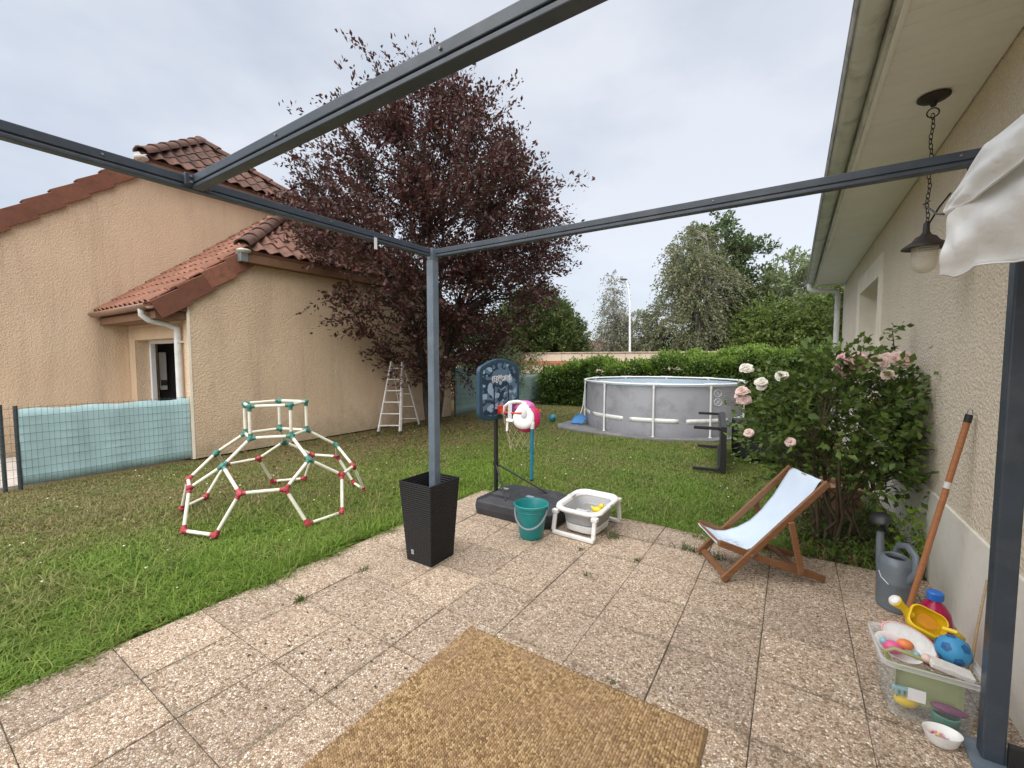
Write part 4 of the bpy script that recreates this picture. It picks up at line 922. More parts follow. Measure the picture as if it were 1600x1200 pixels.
# ------------------------------------------------------------------ jute rug
def m_jute():
    g = G('jute_knots'); v = g.pos(); r = g.rnd_island()
    c = g.ramp(r, [(0, (.175, .108, .054)), (.3, (.30, .196, .096)), (.7, (.40, .272, .138)), (1, (.54, .395, .225))])
    c = g.mix(g.ramp(g.noise(v, 4.5, 5, .65), [(.42, 0.0), (.7, .55)]), c, (.33, .215, .14))
    c = g.mix(g.ramp(g.noise(v, 60, 2), [(.74, 0.0), (.78, .8)]), c, (.06, .04, .02))
    g.base(c); g.set(Roughness=.9, Specular_IOR_Level=.2); return g.m
rg = thing('jute_rug', 'golden brown woven jute rug lying on the paving', 'rug', (-.85, .75, 0))
mj = m_jute()
RX0, RX1, RY0, RY1 = -1.455, -.238, -.35, 1.812
MB().box2((RX0 + .85, RY0 - .75, .003), (RX1 + .85, RY1 - .75, .008)).build('backing', mat('jute_backing', (.16, .10, .045), .95, .2, 30), rg)
def knots():
    r = np.random.default_rng(3); px, py = .0115, .0105
    nx, ny = int((RX1 - RX0) / px), int((RY1 - RY0) / py)
    I, J = np.meshgrid(np.arange(nx), np.arange(ny), indexing='ij'); I, J = I.ravel(), J.ravel(); n = len(I)
    x = RX0 + (I + .5) * px + r.normal(0, .0006, n) + .85; y = RY0 + (J + .5 + .5 * (I % 2)) * py + r.normal(0, .0006, n) - .75
    a = np.where(I % 2 == 0, .62, -.62) + r.normal(0, .12, n) + PI / 2
    L, w, h = .0076 * r.uniform(.85, 1.15, n), .0046 * r.uniform(.85, 1.15, n), r.uniform(.004, .0068, n)
    ca, sa = np.cos(a), np.sin(a); v = np.empty((n, 8, 3))
    for k, (u, t) in enumerate([(-1, -1), (1, -1), (1, 1), (-1, 1)]):
        v[:, k] = np.stack([x + ca * L * u - sa * w * t, y + sa * L * u + ca * w * t, np.full(n, .0065)], 1)
        v[:, 4 + k] = np.stack([x + ca * L * u * .55 - sa * w * t * .5, y + sa * L * u * .55 + ca * w * t * .5, .0075 + h], 1)
    b_ = np.arange(n)[:, None] * 8
    f = np.concatenate([b_ + np.array([q]) for q in ([4, 5, 6, 7], [0, 1, 5, 4], [1, 2, 6, 5], [2, 3, 7, 6], [3, 0, 4, 7])], 1).reshape(-1, 4)
    return arr_mesh('weave', v.reshape(-1, 3), f, mj, rg, smooth=True)
tag(knots(), kind='stuff')

# ------------------------------------------------------------------ climbing dome
def dome():
    p = (1 + 5 ** .5) / 2; V = set()
    for bs in [(0, 1, 3 * p), (1, 2 + p, 2 * p), (p, 2, 2 * p + 1)]:
        for sx in (1, -1):
            for sy in (1, -1):
                for sz in (1, -1):
                    q = (bs[0] * sx, bs[1] * sy, bs[2] * sz)
                    for k in range(3): V.add(tuple(round(q[(i + k) % 3], 6) for i in range(3)))
    a = Vector((0, 1, p)).normalized(); x = Vector((1, 0, 0)); y = a.cross(x)
    V = [Vector((Vector(q).dot(x), Vector(q).dot(y), Vector(q).dot(a))) for q in V]; R0 = V[0].length
    V = [v / R0 for v in V if v.z / R0 > .1]; E = 2 / R0
    ed = [(i, j) for i in range(len(V)) for j in range(i) if abs((V[i] - V[j]).length - E) < .01]
    t = thing('climbing_dome', 'ivory tube geodesic climbing dome with red and green joints on the lawn', 'climbing frame', (-4.42, 2.337, 0), .305)
    R, hz = .868, 1.07
    P = [Vector((v.x * R, v.y * R, .018 + hz * R * (v.z - .1716))) for v in V]
    topi = [i for i in range(len(V)) if V[i].z > .9]; gi = topi + [i for i in range(len(V)) if .6 < V[i].z < .9]
    H = .305; TT = {i: P[i] + Vector((0, 0, H)) for i in topi}
    bars = [(P[i], P[j]) for i, j in ed] + [(P[i], TT[i]) for i in topi]
    bars += [(TT[i], TT[j]) for i, j in ed if i in TT and j in TT]
    for p0, p1 in bars:
        d = (p1 - p0).normalized(); MB().tube([p0 + d * .022, p1 - d * .022], .0155, 10).build('pole', M['ivory'], t, smooth=50)
    nodes = [(P[i], i in gi) for i in range(len(P))] + [(TT[i], True) for i in topi]
    for q, green in nodes:
        b = MB(); ax = Vector((q.x, q.y, max(.25, q.z * .9))).normalized(); Rm = rot_to(ax)
        b.lathe([(.004, -.026), (.022, -.022), (.027, -.005), (.027, .011), (.021, .021), (.004, .024)], 12, q, Rm)
        for p0, p1 in bars:
            for m_, n_ in ((p0, p1), (p1, p0)):
                if (m_ - q).length < 1e-6:
                    d = (n_ - m_).normalized(); b.tube([q + d * .008, q + d * .046], [.0205, .0185], 10)
        b.build('green_joint' if green else 'red_joint', M['green_plastic'] if green else M['red_plastic'], t, smooth=45)
dome()

# ------------------------------------------------------------------ basketball hoop
bh = thing('basketball_hoop', 'portable toy basketball hoop with blue camouflage backboard and black base', 'basketball hoop', (-2.48, 3.49, 0))
m_base = mat('dark_grey_plastic_base', (.035, .036, .042), .5, .15, 7, .0008, 200, dirt=(.06, .06, .065), dscale=8)
b = MB(); out = [(-.10, -.20), (-.04, -.27), (.70, -.27), (.78, -.20), (.78, .30), (.70, .37), (-.04, .37), (-.10, .30)]
def ringp(s, z): 
    cx_, cy_ = .34, .05
    return [(cx_ + (x - cx_) * s, cy_ + (y - cy_) * s, z) for x, y in out]
b.add(ringp(.98, 0) + ringp(1, .06) + ringp(.97, .125) + ringp(.72, .165), [tuple(reversed(range(8)))] + [(r_ * 8 + k, r_ * 8 + (k + 1) % 8, (r_ + 1) * 8 + (k + 1) % 8, (r_ + 1) * 8 + k) for r_ in range(3) for k in range(8)] + [tuple(range(24, 32))])
bs_ = b.build('base', m_base, bh, bevel=0.012)
for x0, y0, w_, d_ in ((.02, -.12, .24, .30), (.36, -.14, .30, .18), (.36, .10, .30, .18)):
    q = MB(); q.add([(x0, y0, .16), (x0 + w_, y0, .16), (x0 + w_, y0 + d_, .16), (x0, y0 + d_, .16), (x0 + .05, y0 + .05, .19), (x0 + w_ - .05, y0 + .05, .19), (x0 + w_ - .05, y0 + d_ - .05, .19), (x0 + .05, y0 + d_ - .05, .19)], [(0, 1, 5, 4), (1, 2, 6, 5), (2, 3, 7, 6), (3, 0, 4, 7), (4, 5, 6, 7)]); q.build('raised_rib', m_base, bs_, bevel=0.006)
for x, y in ((.10, .03), (.44, -.05)): MB().box((x, y, .1915), (.075, .045, .002)).build('sticker', mat('pale_sticker', (.30, .31, .34), .5, .1, 40), bs_)
MB().tube([(.01, 0, .13), (.01, 0, 1.42)], .0215, 16).build('pole', M['black'], bh, smooth=50)
MB().tube([(.01, 0, .44), (.26, -.19, .16)], .009, 8).build('strut', M['black'], bh, smooth=50)
MB().tube([(.01, 0, .44), (.56, .16, .165)], .009, 8).build('strut', M['black'], bh, smooth=50)
MB().tube([(.01, 0, .42), (.01, 0, .46)], .027, 14).build('strut_collar', M['black'], bh, smooth=50)
# board, facing +X
bo = []
def arc(cx_, cz_, r, a0, a1, n): return [(cx_ + r * math.cos(math.radians(a0 + (a1 - a0) * i / n)), cz_ + r * math.sin(math.radians(a0 + (a1 - a0) * i / n))) for i in range(n + 1)]
bo = [(-.20, .90), (.20, .90)] + arc(.255, 1.0, .09, -45, 0, 4) + arc(.275, 1.36, .07, 0, 65, 5) + [(.17, 1.468), (.06, 1.49), (-.06, 1.49), (-.17, 1.468)] + arc(-.275, 1.36, .07, 115, 180, 5) + arc(-.255, 1.0, .09, 180, 225, 4)
def m_camo():
    g = G('blue_camouflage_print'); v = g.obj()
    a = g.noise(v, 7.5, 1, .4, (1, 1, 1.7)); c_ = g.noise(v, 9.5, 1, .4, (1, 1.1, 2.0)); 
    mp = g.n('Mapping'); mp.inputs['Location'].default_value = (4, 7, 3); g.l(v, mp.inputs[0]); d_ = g.noise(mp.outputs[0], 8.5, 1, .4, (1, 1, 1.8))
    navy, mid, pale = (.012, .040, .075), (.105, .175, .265), (.30, .42, .55)
    c = g.mix(g.ramp(a, [(.54, 0.0), (.55, 1.0)], 'CONSTANT'), navy, mid)
    c = g.mix(g.ramp(d_, [(.56, 0.0), (.565, 1.0)], 'CONSTANT'), c, pale); c = g.mix(g.ramp(c_, [(.60, 0.0), (.61, 1.0)], 'CONSTANT'), c, mid)
    g.base(c); g.set(Roughness=.5); return g.m
navy = mat('navy_plastic', (.022, .06, .10), .45, .08, 8)
bd = MB().prism(bo, (.045, -.02, 0), (0, 1, 0), (0, 0, 1), (1, 0, 0), 0, .04).build('backboard', navy, bh, bevel=0.008)
def shrink(poly, k, cx_=0, cz_=1.2): return [(cx_ + (x - cx_) * k, cz_ + (z - cz_) * k) for x, z in poly]
MB().prism(shrink(bo, .86), (.0855, -.02, 0), (0, 1, 0), (0, 0, 1), (1, 0, 0), 0, .0015).build('camouflage_panel', m_camo(), bd)
sq = MB(); fx = .0875
for y0, y1, z0, z1 in ((-.145, -.130, 1.0, 1.24), (.10, .115, 1.0, 1.24), (-.145, .115, .985, 1.0)): sq.box2((fx, y0, z0), (fx + .003, y1, z1))
sq.build('target_frame', mat('dark_slate_print', (.012, .025, .05), .5, .1, 20), bd)
MB().tube([(fx + .002, y, 1.235 - .045 * math.cos((y + .015) / .09 * PI / 2)) for y in np.linspace(-.075, .05, 14)], .0025, 6).build('printed_arc', mat('pale_blue_print', (.30, .40, .50), .5, .05, 20), bd)
for y in (-.225, .19): MB().tube([(.08, y, 1.335), (.089, y, 1.335)], .014, 12).build('bolt', M['black'], bd)
# lettering: jagged hand-drawn caps, each letter a flat print of its own
def lettering():
    xs = -.175; w = .335 / 10
    for k, ch in enumerate('KEEPMOVING'):
        cu = bpy.data.curves.new('letter', 'FONT'); cu.body = ch; cu.size = .088; cu.extrude = .0008; cu.offset = .0004; cu.resolution_u = 2
        to = bpy.data.objects.new('tmp', cu); COL.objects.link(to)
        me = bpy.data.meshes.new_from_object(to.evaluated_get(bpy.context.evaluated_depsgraph_get())); bpy.data.objects.remove(to)
        xsv = [v.co.x for v in me.vertices]; wx = max(xsv) - min(xsv); x0 = min(xsv); sc = min(1.0, .95 * w / wx) if ch != 'I' else .5
        tall = (1.0, .85, 1.0, .9, 1.12, .8, 1.0, .85, 1.05, .95)[k]; rot = (-.06, .05, -.08, .04, .0, -.1, .06, .03, -.05, .08)[k]
        for v in me.vertices:
            yy, zz = (v.co.x - x0) * sc + .002, v.co.y * tall * 1.05
            yy, zz = yy * math.cos(rot) - zz * math.sin(rot) * .6, zz * math.cos(rot) + yy * math.sin(rot)
            v.co = (fx + .0012 + v.co.z, xs + k * w + yy, 1.262 + zz + (.010 if k % 2 else 0))
        me.materials.append(M['white']); o = bpy.data.objects.new('letter', me); COL.objects.link(o); o.parent = bd
lettering()
m_rim = mat('bright_red_rim', (.62, .05, .025), .4, .08, 20)
RMX, RMZ, RMR = .31, .995, .19
rim = MB().torus((RMX, -.02, RMZ), RMR, .009, 36, 8).build('rim', m_rim, bh, smooth=60)
MB().box2((.086, -.085, .955), (.125, .045, 1.035)).box2((.12, -.06, .985), (.15, .02, 1.0)).build('rim_bracket', m_rim, bh, bevel=0.006)
net_m = mat('beige_net_cord', (.52, .43, .29), .9, .15, 30); nt = MB()
for sgn in (1, -1):
    for k in range(12):
        pts = []
        for i in range(13):
            t_ = i / 12; a = 2 * PI * k / 12 + sgn * t_ * 1.65; r_ = RMR - .075 * t_ ** .6 + .008 * math.sin(i * 2.4 + k)
            pts.append((RMX + r_ * math.cos(a) + .02 * t_, -.02 + r_ * math.sin(a), RMZ - .005 - .36 * t_ + .012 * math.sin(k * 1.9) * t_))
        nt.tube(pts, .0019, 4)
tag(nt.build('net', net_m, bh, smooth=60), kind='stuff')

# ------------------------------------------------------------------ child's toilet-training seat slung over the rim
ts = thing('toilet_trainer', "white and magenta child's toilet seat with one teal leg slung over the rim", 'toilet seat', (-2.055, 3.345, .985))
mag = mat('magenta_plastic', (.50, .020, .115), .35, .12, 14); teal = mat('teal_blue_plastic', (.012, .175, .27), .4, .1, 14); grey = mat('light_grey_plastic', (.50, .51, .53), .45, .06, 14)
F = Vector((.40, -.80, .30)).normalized(); Uv = Vector((0, 0, 1)); Sx = Uv.cross(F).normalized(); Uy = F.cross(Sx); RF = Matrix((Sx, Uy, F)).transposed()
def egg(b, c, rx, ry, rz, n=20, m=10): return b.ball(c, 1.0, n, m, (rx, ry, rz), RF)
def fp(x, y, z): return RF @ Vector((x, y, z))
egg(MB(), fp(.025, -.03, -.055), .128, .132, .07).build('shell', mag, ts, smooth=60)
egg(MB(), fp(-.01, .075, -.07), .115, .07, .08).build('top_panel', mat('pink_violet_print', (.52, .12, .34), .4, .45, 17), ts, smooth=60)
pb_ = MB(); prof = []
for i in range(28):
    a = 2 * PI * i / 28; rx = .098 - .018 * math.sin(a); prof.append((rx * math.cos(a) * (1 if math.sin(a) < .4 else .88), .122 * math.sin(a)))
n_ = len(prof)
for s_, z_ in ((.93, -.02), (1, .0), (.97, .018), (.8, .030), (.5, .029), (.3, .026), (.02, .025)):
    pb_.v += [tuple(fp(x * s_, y * s_ - .02, z_)) for x, y in prof]
for r_ in range(6): pb_.f += [(r_ * n_ + k, r_ * n_ + (k + 1) % n_, (r_ + 1) * n_ + (k + 1) % n_, (r_ + 1) * n_ + k) for k in range(n_)]; pb_.mi += [0] * n_
pb_.build('seat', M['white'], ts, smooth=60)
egg(MB(), fp(.006, .0, .022), .034, .052, .014).build('insert', grey, ts, smooth=60)
MB().tube([fp(-.185, .015, -.05), fp(-.175, .075, -.02), fp(-.13, .105, .0), fp(-.06, .115, .005), fp(.02, .105, -.01)], [.022, .032, .036, .034, .02], 12, squash=.5).build('armrest', M['white'], ts, smooth=60)
MB().beam(fp(-.125, .09, .03), fp(-.125, -.06, .012), .036, .006, Sx).build('strap', grey, ts, bevel=0.002)
MB().beam(fp(-.158, -.062, .02), fp(-.092, -.068, .02), .02, .026, F).beam(fp(-.145, -.075, .012), fp(-.15, -.16, .0), .018, .006, Sx).build('buckle', M['white'], ts, bevel=0.003)
for x, y in ((-.03, -.09), (.03, -.10), (.06, -.05), (-.06, -.07), (.05, .06), (.02, -.085)): MB().ball(fp(x, y, .0245), .0055, 8, 5, (1, 1, .5), RF).build('printed_dot', M['green_plastic'] if x > 0 else grey, ts)
MB().tube([(.085, .01, -.09), (.08, .01, -.60)], [.0175, .0155], 10).build('leg', teal, ts, smooth=50)
MB().tube([(.085, .01, -.065), (.084, .01, -.13)], .022, 10).build('leg_socket', M['white'], ts, smooth=50, bevel=0.003)
MB().tube([(.08, .01, -.595), (.08, .01, -.612)], .017, 10).build('foot', M['black'], ts, smooth=50)

# ------------------------------------------------------------------ bucket
bk = thing('bucket', 'teal plastic bucket with a grey handle in front of the hoop base', 'bucket', (-1.80, 3.055, 0.0))
m_bk = mat('teal_plastic_bucket', (.012, .23, .235), .38, .12, 9, .0006, 60, dirt=(.05, .19, .18), dscale=14)
MB().lathe([(.092, .001), (.097, .008), (.102, .04), (.133, .262), (.143, .266), (.146, .284), (.139, .288), (.130, .27), (.099, .045), (.093, .018)], 40, cap1=True).build('pail', m_bk, bk, smooth=45)
MB().torus((0, 0, .232), .1305, .004, 40, 8).build('rim_band', m_bk, bk, smooth=60)
hd = [(-.138 * math.cos(a) * .97, -.145 * math.sin(a) - .006, .252 - .135 * math.sin(a)) for a in np.linspace(0, PI, 22)]
Rb = Matrix.Rotation(-.35, 3, 'Z'); bk.rotation_euler.z = .35
MB().tube(hd, .0085, 8, squash=.7).build('handle', mat('grey_handle', (.20, .22, .25), .45, .1, 20), bk, smooth=60)
for s in (-1, 1): MB().box((s * .139, -.004, .25), (.012, .035, .04)).build('handle_lug', m_bk, bk, bevel=0.004)

# ------------------------------------------------------------------ folding baby bath and rubber duck
bt = thing('baby_bath', 'white and grey collapsible baby bath on folding legs beside the bucket', 'baby bath', (-1.475, 3.48, 0), math.radians(-3))
def rrect(hx, hy, r, n=6):
    out_ = []
    for cx_, cy_, a0 in ((hx - r, hy - r, 0), (-(hx - r), hy - r, 90), (-(hx - r), -(hy - r), 180), (hx - r, -(hy - r), 270)):
        out_ += [(cx_ + r * math.cos(math.radians(a0 + 90 * i / n)), cy_ + r * math.sin(math.radians(a0 + 90 * i / n))) for i in range(n + 1)]
    return out_
def loft(b, rings, close0=False, close1=False):
    n = len(rings[0]); o = len(b.v)
    for q in rings: b.v += q
    for i in range(len(rings) - 1):
        for k in range(n): b.f.append((o + i * n + k, o + i * n + (k + 1) % n, o + (i + 1) * n + (k + 1) % n, o + (i + 1) * n + k)); b.mi.append(b.cur)
    if close0: b.f.append(tuple(reversed(range(o, o + n)))); b.mi.append(b.cur)
    if close1: b.f.append(tuple(range(o + (len(rings) - 1) * n, o + len(rings) * n))); b.mi.append(b.cur)
    return b
def rr3(hx, hy, r, z, tilt=0.0): return [(x, y, z + tilt * y) for x, y in rrect(hx, hy, r)]
T_ = .07
loft(MB(), [rr3(.172, .215, .10, .205, T_), rr3(.205, .250, .11, .212, T_), rr3(.218, .262, .115, .228, T_), rr3(.212, .256, .112, .246, T_), rr3(.195, .238, .105, .25, T_), rr3(.172, .215, .10, .236, T_), rr3(.168, .211, .098, .21, T_)]).build('rim', M['white'], bt, smooth=60)
m_sil = mat('grey_silicone', (.36, .36, .365), .55, .06, 8); m_sil2 = mat('pale_grey_silicone', (.52, .52, .53), .5, .05, 8)
loft(MB(), [rr3(.173, .216, .10, .222, T_), rr3(.168, .205, .10, .16, .02), rr3(.160, .190, .095, .15), rr3(.156, .185, .095, .095), rr3(.148, .172, .09, .085), rr3(.147, .170, .09, .072)]).build('folding_wall', m_sil, bt, smooth=40, solid=0.004)
loft(MB(), [rr3(.150, .173, .09, .080), rr3(.153, .176, .09, .07), rr3(.148, .17, .09, .022), rr3(.13, .15, .08, .012), rr3(.05, .06, .04, .012)], close1=True).build('tub_floor', M['white'], bt, smooth=50, solid=0.004)
gw = G('shallow_bath_water'); gw.base((.82, .86, .88)); gw.set(Roughness=.03, Transmission_Weight=.9, IOR=1.33); gw.bump(gw.noise(gw.pos(), 30, 2), .002)
loft(MB(), [rr3(.15, .178, .09, .10)], close1=True).build('water', gw.m, bt)
for y in (-.262, .262):
    s = 1 if y > 0 else -1; zt = .205 + T_ * y
    MB().beam((-.192, y + s * .012, .018), (.192, y + s * .012, .018), .034, .034).build('foot_bar', M['white'], bt, bevel=0.008)
    for x in (-.186, .186): MB().beam((x, y + s * .012, .03), (x * .98, y - s * .02, zt + .005), .034, .028).build('leg', M['white'], bt, bevel=0.007)
    for x in (-.182, .182): MB().box((x, y - s * .02, zt), (.055, .05, .035)).build('leg_hinge', M['white'], bt, bevel=0.008)
MB().box((-.19, .06, .243), (.055, .075, .02)).build('grip_pad', m_sil2, bt, bevel=0.006)
MB().box((.195, .02, .24), (.045, .06, .018)).build('grip_pad', m_sil2, bt, bevel=0.006)
MB().box((.06, -.225, .233), (.10, .035, .018)).build('thermometer_window', m_sil2, bt, bevel=0.006)
dk = thing('rubber_duck', 'yellow rubber duck floating inside the baby bath', 'rubber duck', (-1.37, 3.45, .175), .3)
yel = mat('duck_yellow', (.78, .58, .03), .4, .06, 20)
d = MB().ball((0, 0, .015), .04, 16, 10, (1.15, .85, .75)).tube([(-.03, 0, .02), (-.058, 0, .046)], [.022, .004], 8); d.build('body', yel, dk, smooth=60)
MB().ball((.035, 0, .052), .023, 14, 9).build('head', yel, dk, smooth=60)
MB().ball((.062, 0, .049), .011, 10, 6, (1.2, .9, .45)).build('beak', mat('duck_orange', (.75, .25, .02), .4, .05, 20), dk, smooth=60)
for s in (-1, 1): MB().ball((.05, s * .013, .06), .0035, 6, 5).build('eye', M['black'], dk)

# ------------------------------------------------------------------ deck chair
dc = thing('deck_chair', 'wooden folding deck chair with a pale blue canvas sling on the patio', 'deck chair', (-.341, 3.115, 0.004), math.atan2(.505, .863))
WD = .41
def rail(name, p, q, y, w=.022, h=.045):
    return MB().beam((p[0], y, p[1]), (q[0], y, q[1]), w, h, (0, 1, 0)).build(name, M['wood_deck'], dc, bevel=0.006)
for y in (0, WD):
    rail('back_rail', (-.012, .012), (.648, .683), y)
for y in (.026, WD - .026):
    rail('seat_rail', (-.03, .256), (.30, .137), y); rail('seat_rail', (.30, .137), (.668, .022), y)
for y in (-.024, WD + .024):
    rail('prop', (.408, .425), (.487, .075), y, .02, .04)
for (sx, sz), y0, y1, nm, r_ in (((.022, .03), .0, WD, 'foot_bar', 0), ((.487, .085), -.024, WD + .024, 'prop_bar', .011), ((.52, .075), .03, WD - .03, 'rear_bar', .012)):
    if r_: MB().tube([(sx, y0, sz), (sx, y1, sz)], r_, 10).build(nm, M['wood_deck'], dc, smooth=50)
    else: MB().box((sx, (y0 + y1) / 2, sz), (.04, y1 - y0 - .022, .022), Matrix.Rotation(-.78, 3, 'Y')).build(nm, M['wood_deck'], dc, bevel=0.004)
for sx, sz, y0, y1 in ((.635, .672, .0, WD), (-.022, .25, .026, WD - .026)): MB().tube([(sx, y0, sz), (sx, y1, sz)], .0115, 12).build('sling_bar', M['wood_deck'], dc, smooth=50)
for y in (-.013, WD + .013): MB().tube([(.172, y - .006, .19), (.172, y + .006, .19)], .008, 10).build('pivot_bolt', M['zinc'], dc)
g = G('pale_blue_canvas'); v = g.obj()
c = g.ramp(g.noise(v, 5, 4), [(.3, (.56, .66, .80)), (.7, (.62, .715, .84))]); c = g.mix(g.ramp(g.noise(v, 9, 6, .7), [(.62, 0.0), (.78, .4)]), c, (.40, .43, .46)); vd = g.n('VectorMath', operation='DISTANCE'); g.l(v, vd.inputs[0]); vd.inputs[1].default_value = (.13, .17, .20); c = g.mix(g.math('MULTIPLY', g.ramp(vd.outputs['Value'], [(.0, 1.0), (.085, 0.0)]), g.ramp(g.noise(v, 30, 5, .7), [(.45, 0.0), (.62, .85)])), c, (.14, .15, .17)); g.base(c); g.set(Roughness=.85, Specular_IOR_Level=.2); g.bump(g.noise(v, 420, 2), .0006)
b = MB(); prof = [(.648, .678), (.633, .688), (.612, .668), (.565, .585), (.50, .475), (.42, .37), (.34, .288), (.25, .232), (.16, .206), (.08, .207), (.02, .23), (-.02, .258), (-.036, .252), (-.03, .238)]
pr = []
for i in range(len(prof) - 1):
    for k in range(3): t_ = k / 3; pr.append((prof[i][0] * (1 - t_) + prof[i + 1][0] * t_, prof[i][1] * (1 - t_) + prof[i + 1][1] * t_))
pr.append(prof[-1]); ny = 14
for i, (sx, sz) in enumerate(pr):
    for j in range(ny + 1):
        y = .042 + (WD - .084) * j / ny; u = j / ny - .5
        b.v.append((sx + .004 * math.sin(i * .5) * u, y, sz - .012 * (1 - 4 * u * u) * math.sin(PI * i / (len(pr) - 1)) + .0015 * math.sin(i * .9 + j)))
for i in range(len(pr) - 1):
    for j in range(ny): b.f.append((i * (ny + 1) + j, i * (ny + 1) + j + 1, (i + 1) * (ny + 1) + j + 1, (i + 1) * (ny + 1) + j)); b.mi.append(0)
b.build('sling', g.m, dc, smooth=60, solid=0.002)

# ------------------------------------------------------------------ swimming pool
PC = (-2.455, 9.844); PR, PH = 1.66, 1.0; PHI = math.atan2(-PC[1], -PC[0])
po = thing('swimming_pool', 'round grey frame swimming pool with white tubular posts and rim', 'swimming pool', (PC[0], PC[1], 0))
m_liner = mat('grey_pool_liner', (.36, .365, .405), .45, .06, 1.6, .004, 5, dirt=(.20, .195, .20), dscale=2.5)
posts = [PHI + math.radians(-4.4 + 36 * k) for k in range(10)]
def liner_r(a, z):
    k = ((a - posts[0]) % math.radians(36)) / math.radians(36)
    return PR - .045 + .022 * math.sin(PI * k) ** .7 + .018 * math.sin(PI * min(1, z / .9)) - (.02 * (1 - z / .1) if z < .1 else 0)
b = MB(); na, nz = 160, 14
for i in range(na):
    a = 2 * PI * i / na
    for j in range(nz + 1): z = PH * .965 * j / nz; r_ = liner_r(a, z); b.v.append((r_ * math.cos(a), r_ * math.sin(a), z))
for i in range(na):
    for j in range(nz): k = (i + 1) % na; b.f.append((i * (nz + 1) + j, k * (nz + 1) + j, k * (nz + 1) + j + 1, i * (nz + 1) + j + 1)); b.mi.append(0)
b.build('liner', m_liner, po, smooth=60)
MB().lathe([(PR - .055, .965), (PR - .06, .5), (PR - .07, .02), (.01, .015)], 80, cap0=False).build('inner_lining', mat('pale_blue_lining', (.47, .56, .64), .4, .06, 3), po, smooth=60)
gw = G('pool_water'); gw.base((.35, .55, .66)); gw.set(Roughness=.03, Transmission_Weight=.85, IOR=1.33); gw.bump(gw.noise(gw.pos(), 5, 3), .01)
MB().lathe([(PR - .06, .80), (.01, .80)], 80, cap0=False).build('water', gw.m, po)
for a in posts:
    ca, sa = math.cos(a), math.sin(a); R1 = PR + .012
    MB().tube([(R1 * ca * 1.004, R1 * sa * 1.004, 0), (R1 * ca, R1 * sa, PH - .03)], .0185, 12).build('post', M['white_tube'], po, smooth=50)
    MB().tube([(R1 * ca * 1.004, R1 * sa * 1.004, 0), (R1 * ca * 1.004, R1 * sa * 1.004, .02)], .032, 12).build('post_foot', M['white'], po, smooth=50)
    tj = MB(); da = .085
    tj.tube([(R1 * math.cos(a + t_), R1 * math.sin(a + t_), PH + .002) for t_ in np.linspace(-da, da, 7)], .0255, 12); tj.tube([(R1 * ca, R1 * sa, PH - .085), (R1 * ca, R1 * sa, PH - .01)], .0235, 12)
    tj.build('tee_joint', M['white'], po, smooth=50)
    a1 = a + math.radians(18)
    MB().tube([(R1 * math.cos(a + t_), R1 * math.sin(a + t_), PH) for t_ in np.linspace(.08, math.radians(36) - .08, 10)], .0205, 12).build('top_rail', M['white_tube'], po, smooth=50)
    q = MB(); hb = math.radians(15.6)
    for i in range(13):
        t_ = a + hb * (i / 12 * 2 - 1); tap = .036 if i in (0, 12) else .043
        for z in (.315 - tap, .315 + tap): r_ = liner_r(t_, z) + .004; q.v.append((r_ * math.cos(t_), r_ * math.sin(t_), z))
    for i in range(12): q.f.append((2 * i, 2 * i + 2, 2 * i + 3, 2 * i + 1)); q.mi.append(0)
    q.build('belt', M['white'], po, smooth=60, solid=0.003)
m_print = mat('white_liner_print', (.72, .73, .76), .5, .04, 20); m_print2 = mat('faint_liner_print', (.33, .335, .37), .5, .06, 20)
def on_liner(th, z, lift): a = PHI + th; r_ = liner_r(a, z) + lift; return (r_ * math.cos(a), r_ * math.sin(a), z)
for z0, sl_ in ((.835, 1), (.665, -1)):
    ring = [on_liner(math.radians(38) + .056 * math.cos(t_) / 1.66 * 1.5, z0 + .066 * math.sin(t_), .004) for t_ in np.linspace(0, 2 * PI, 29)]
    MB().tube(ring, .006, 6).build('warning_ring', m_print, po, smooth=60)
    MB().tube([on_liner(math.radians(38) - sl_ * .032, z0 + .045, .004), on_liner(math.radians(38) + sl_ * .032, z0 - .045, .004)], .005, 6).build('warning_bar', m_print, po)
    for k in range(3):
        MB().tube([on_liner(math.radians(38) + .006 * (k - 1) - .01, z0 + .03 - .022 * k, .004), on_liner(math.radians(38) + .006 * (k - 1) + .012, z0 + .018 - .022 * k, .004)], .005, 6).build('warning_figure', m_print, po)
for k in range(7):
    z = .86 - .038 * k; e = (.0, .02, .008, .03, .012, .0, .04)[k]
    MB().tube([on_liner(math.radians(43) + t_ * (.155 - e), z, .002) for t_ in np.linspace(0, 1, 6)], .007, 5).build('printed_line', m_print2, po)
cvb = [(-1.95 + .0, -1.2), (-1.78, -1.55), (-1.2, -1.75), (-.35, -1.88), (.5, -1.82), (1.3, -1.45), (1.85, -.6), (1.95, .4), (1.5, 1.4), (.4, 1.95), (-.8, 1.85), (-1.7, 1.1), (-1.95, .1)]
pc_ = tag(MB().prism([(x + PC[0], y + PC[1]) for x, y in cvb], (0, 0, 0), (1, 0, 0), (0, 1, 0), (0, 0, 1), -.025, .012).build('ground_sheet', mat('dusty_grey_ground_sheet', (.19, .19, .195), .8, .2, 3, .012, 6, dirt=(.30, .28, .25), dscale=3)), 'dusty grey ground sheet spread under the round pool', 'ground sheet')
sk = thing('pool_skimmer', 'blue leaf skimmer net leaning on the left side of the pool', 'pool net', (-4.0, 8.78, .012))
m_skb = mat('blue_skimmer_plastic', (.045, .20, .48), .45, .1, 12)
MB().tube([(-.15, .0, .03), (.13, .02, .03), (.19, .10, .17), (.02, .13, .235), (-.10, .11, .17), (-.15, 0, .03)], .011, 8).build('frame', m_skb, sk, smooth=40)
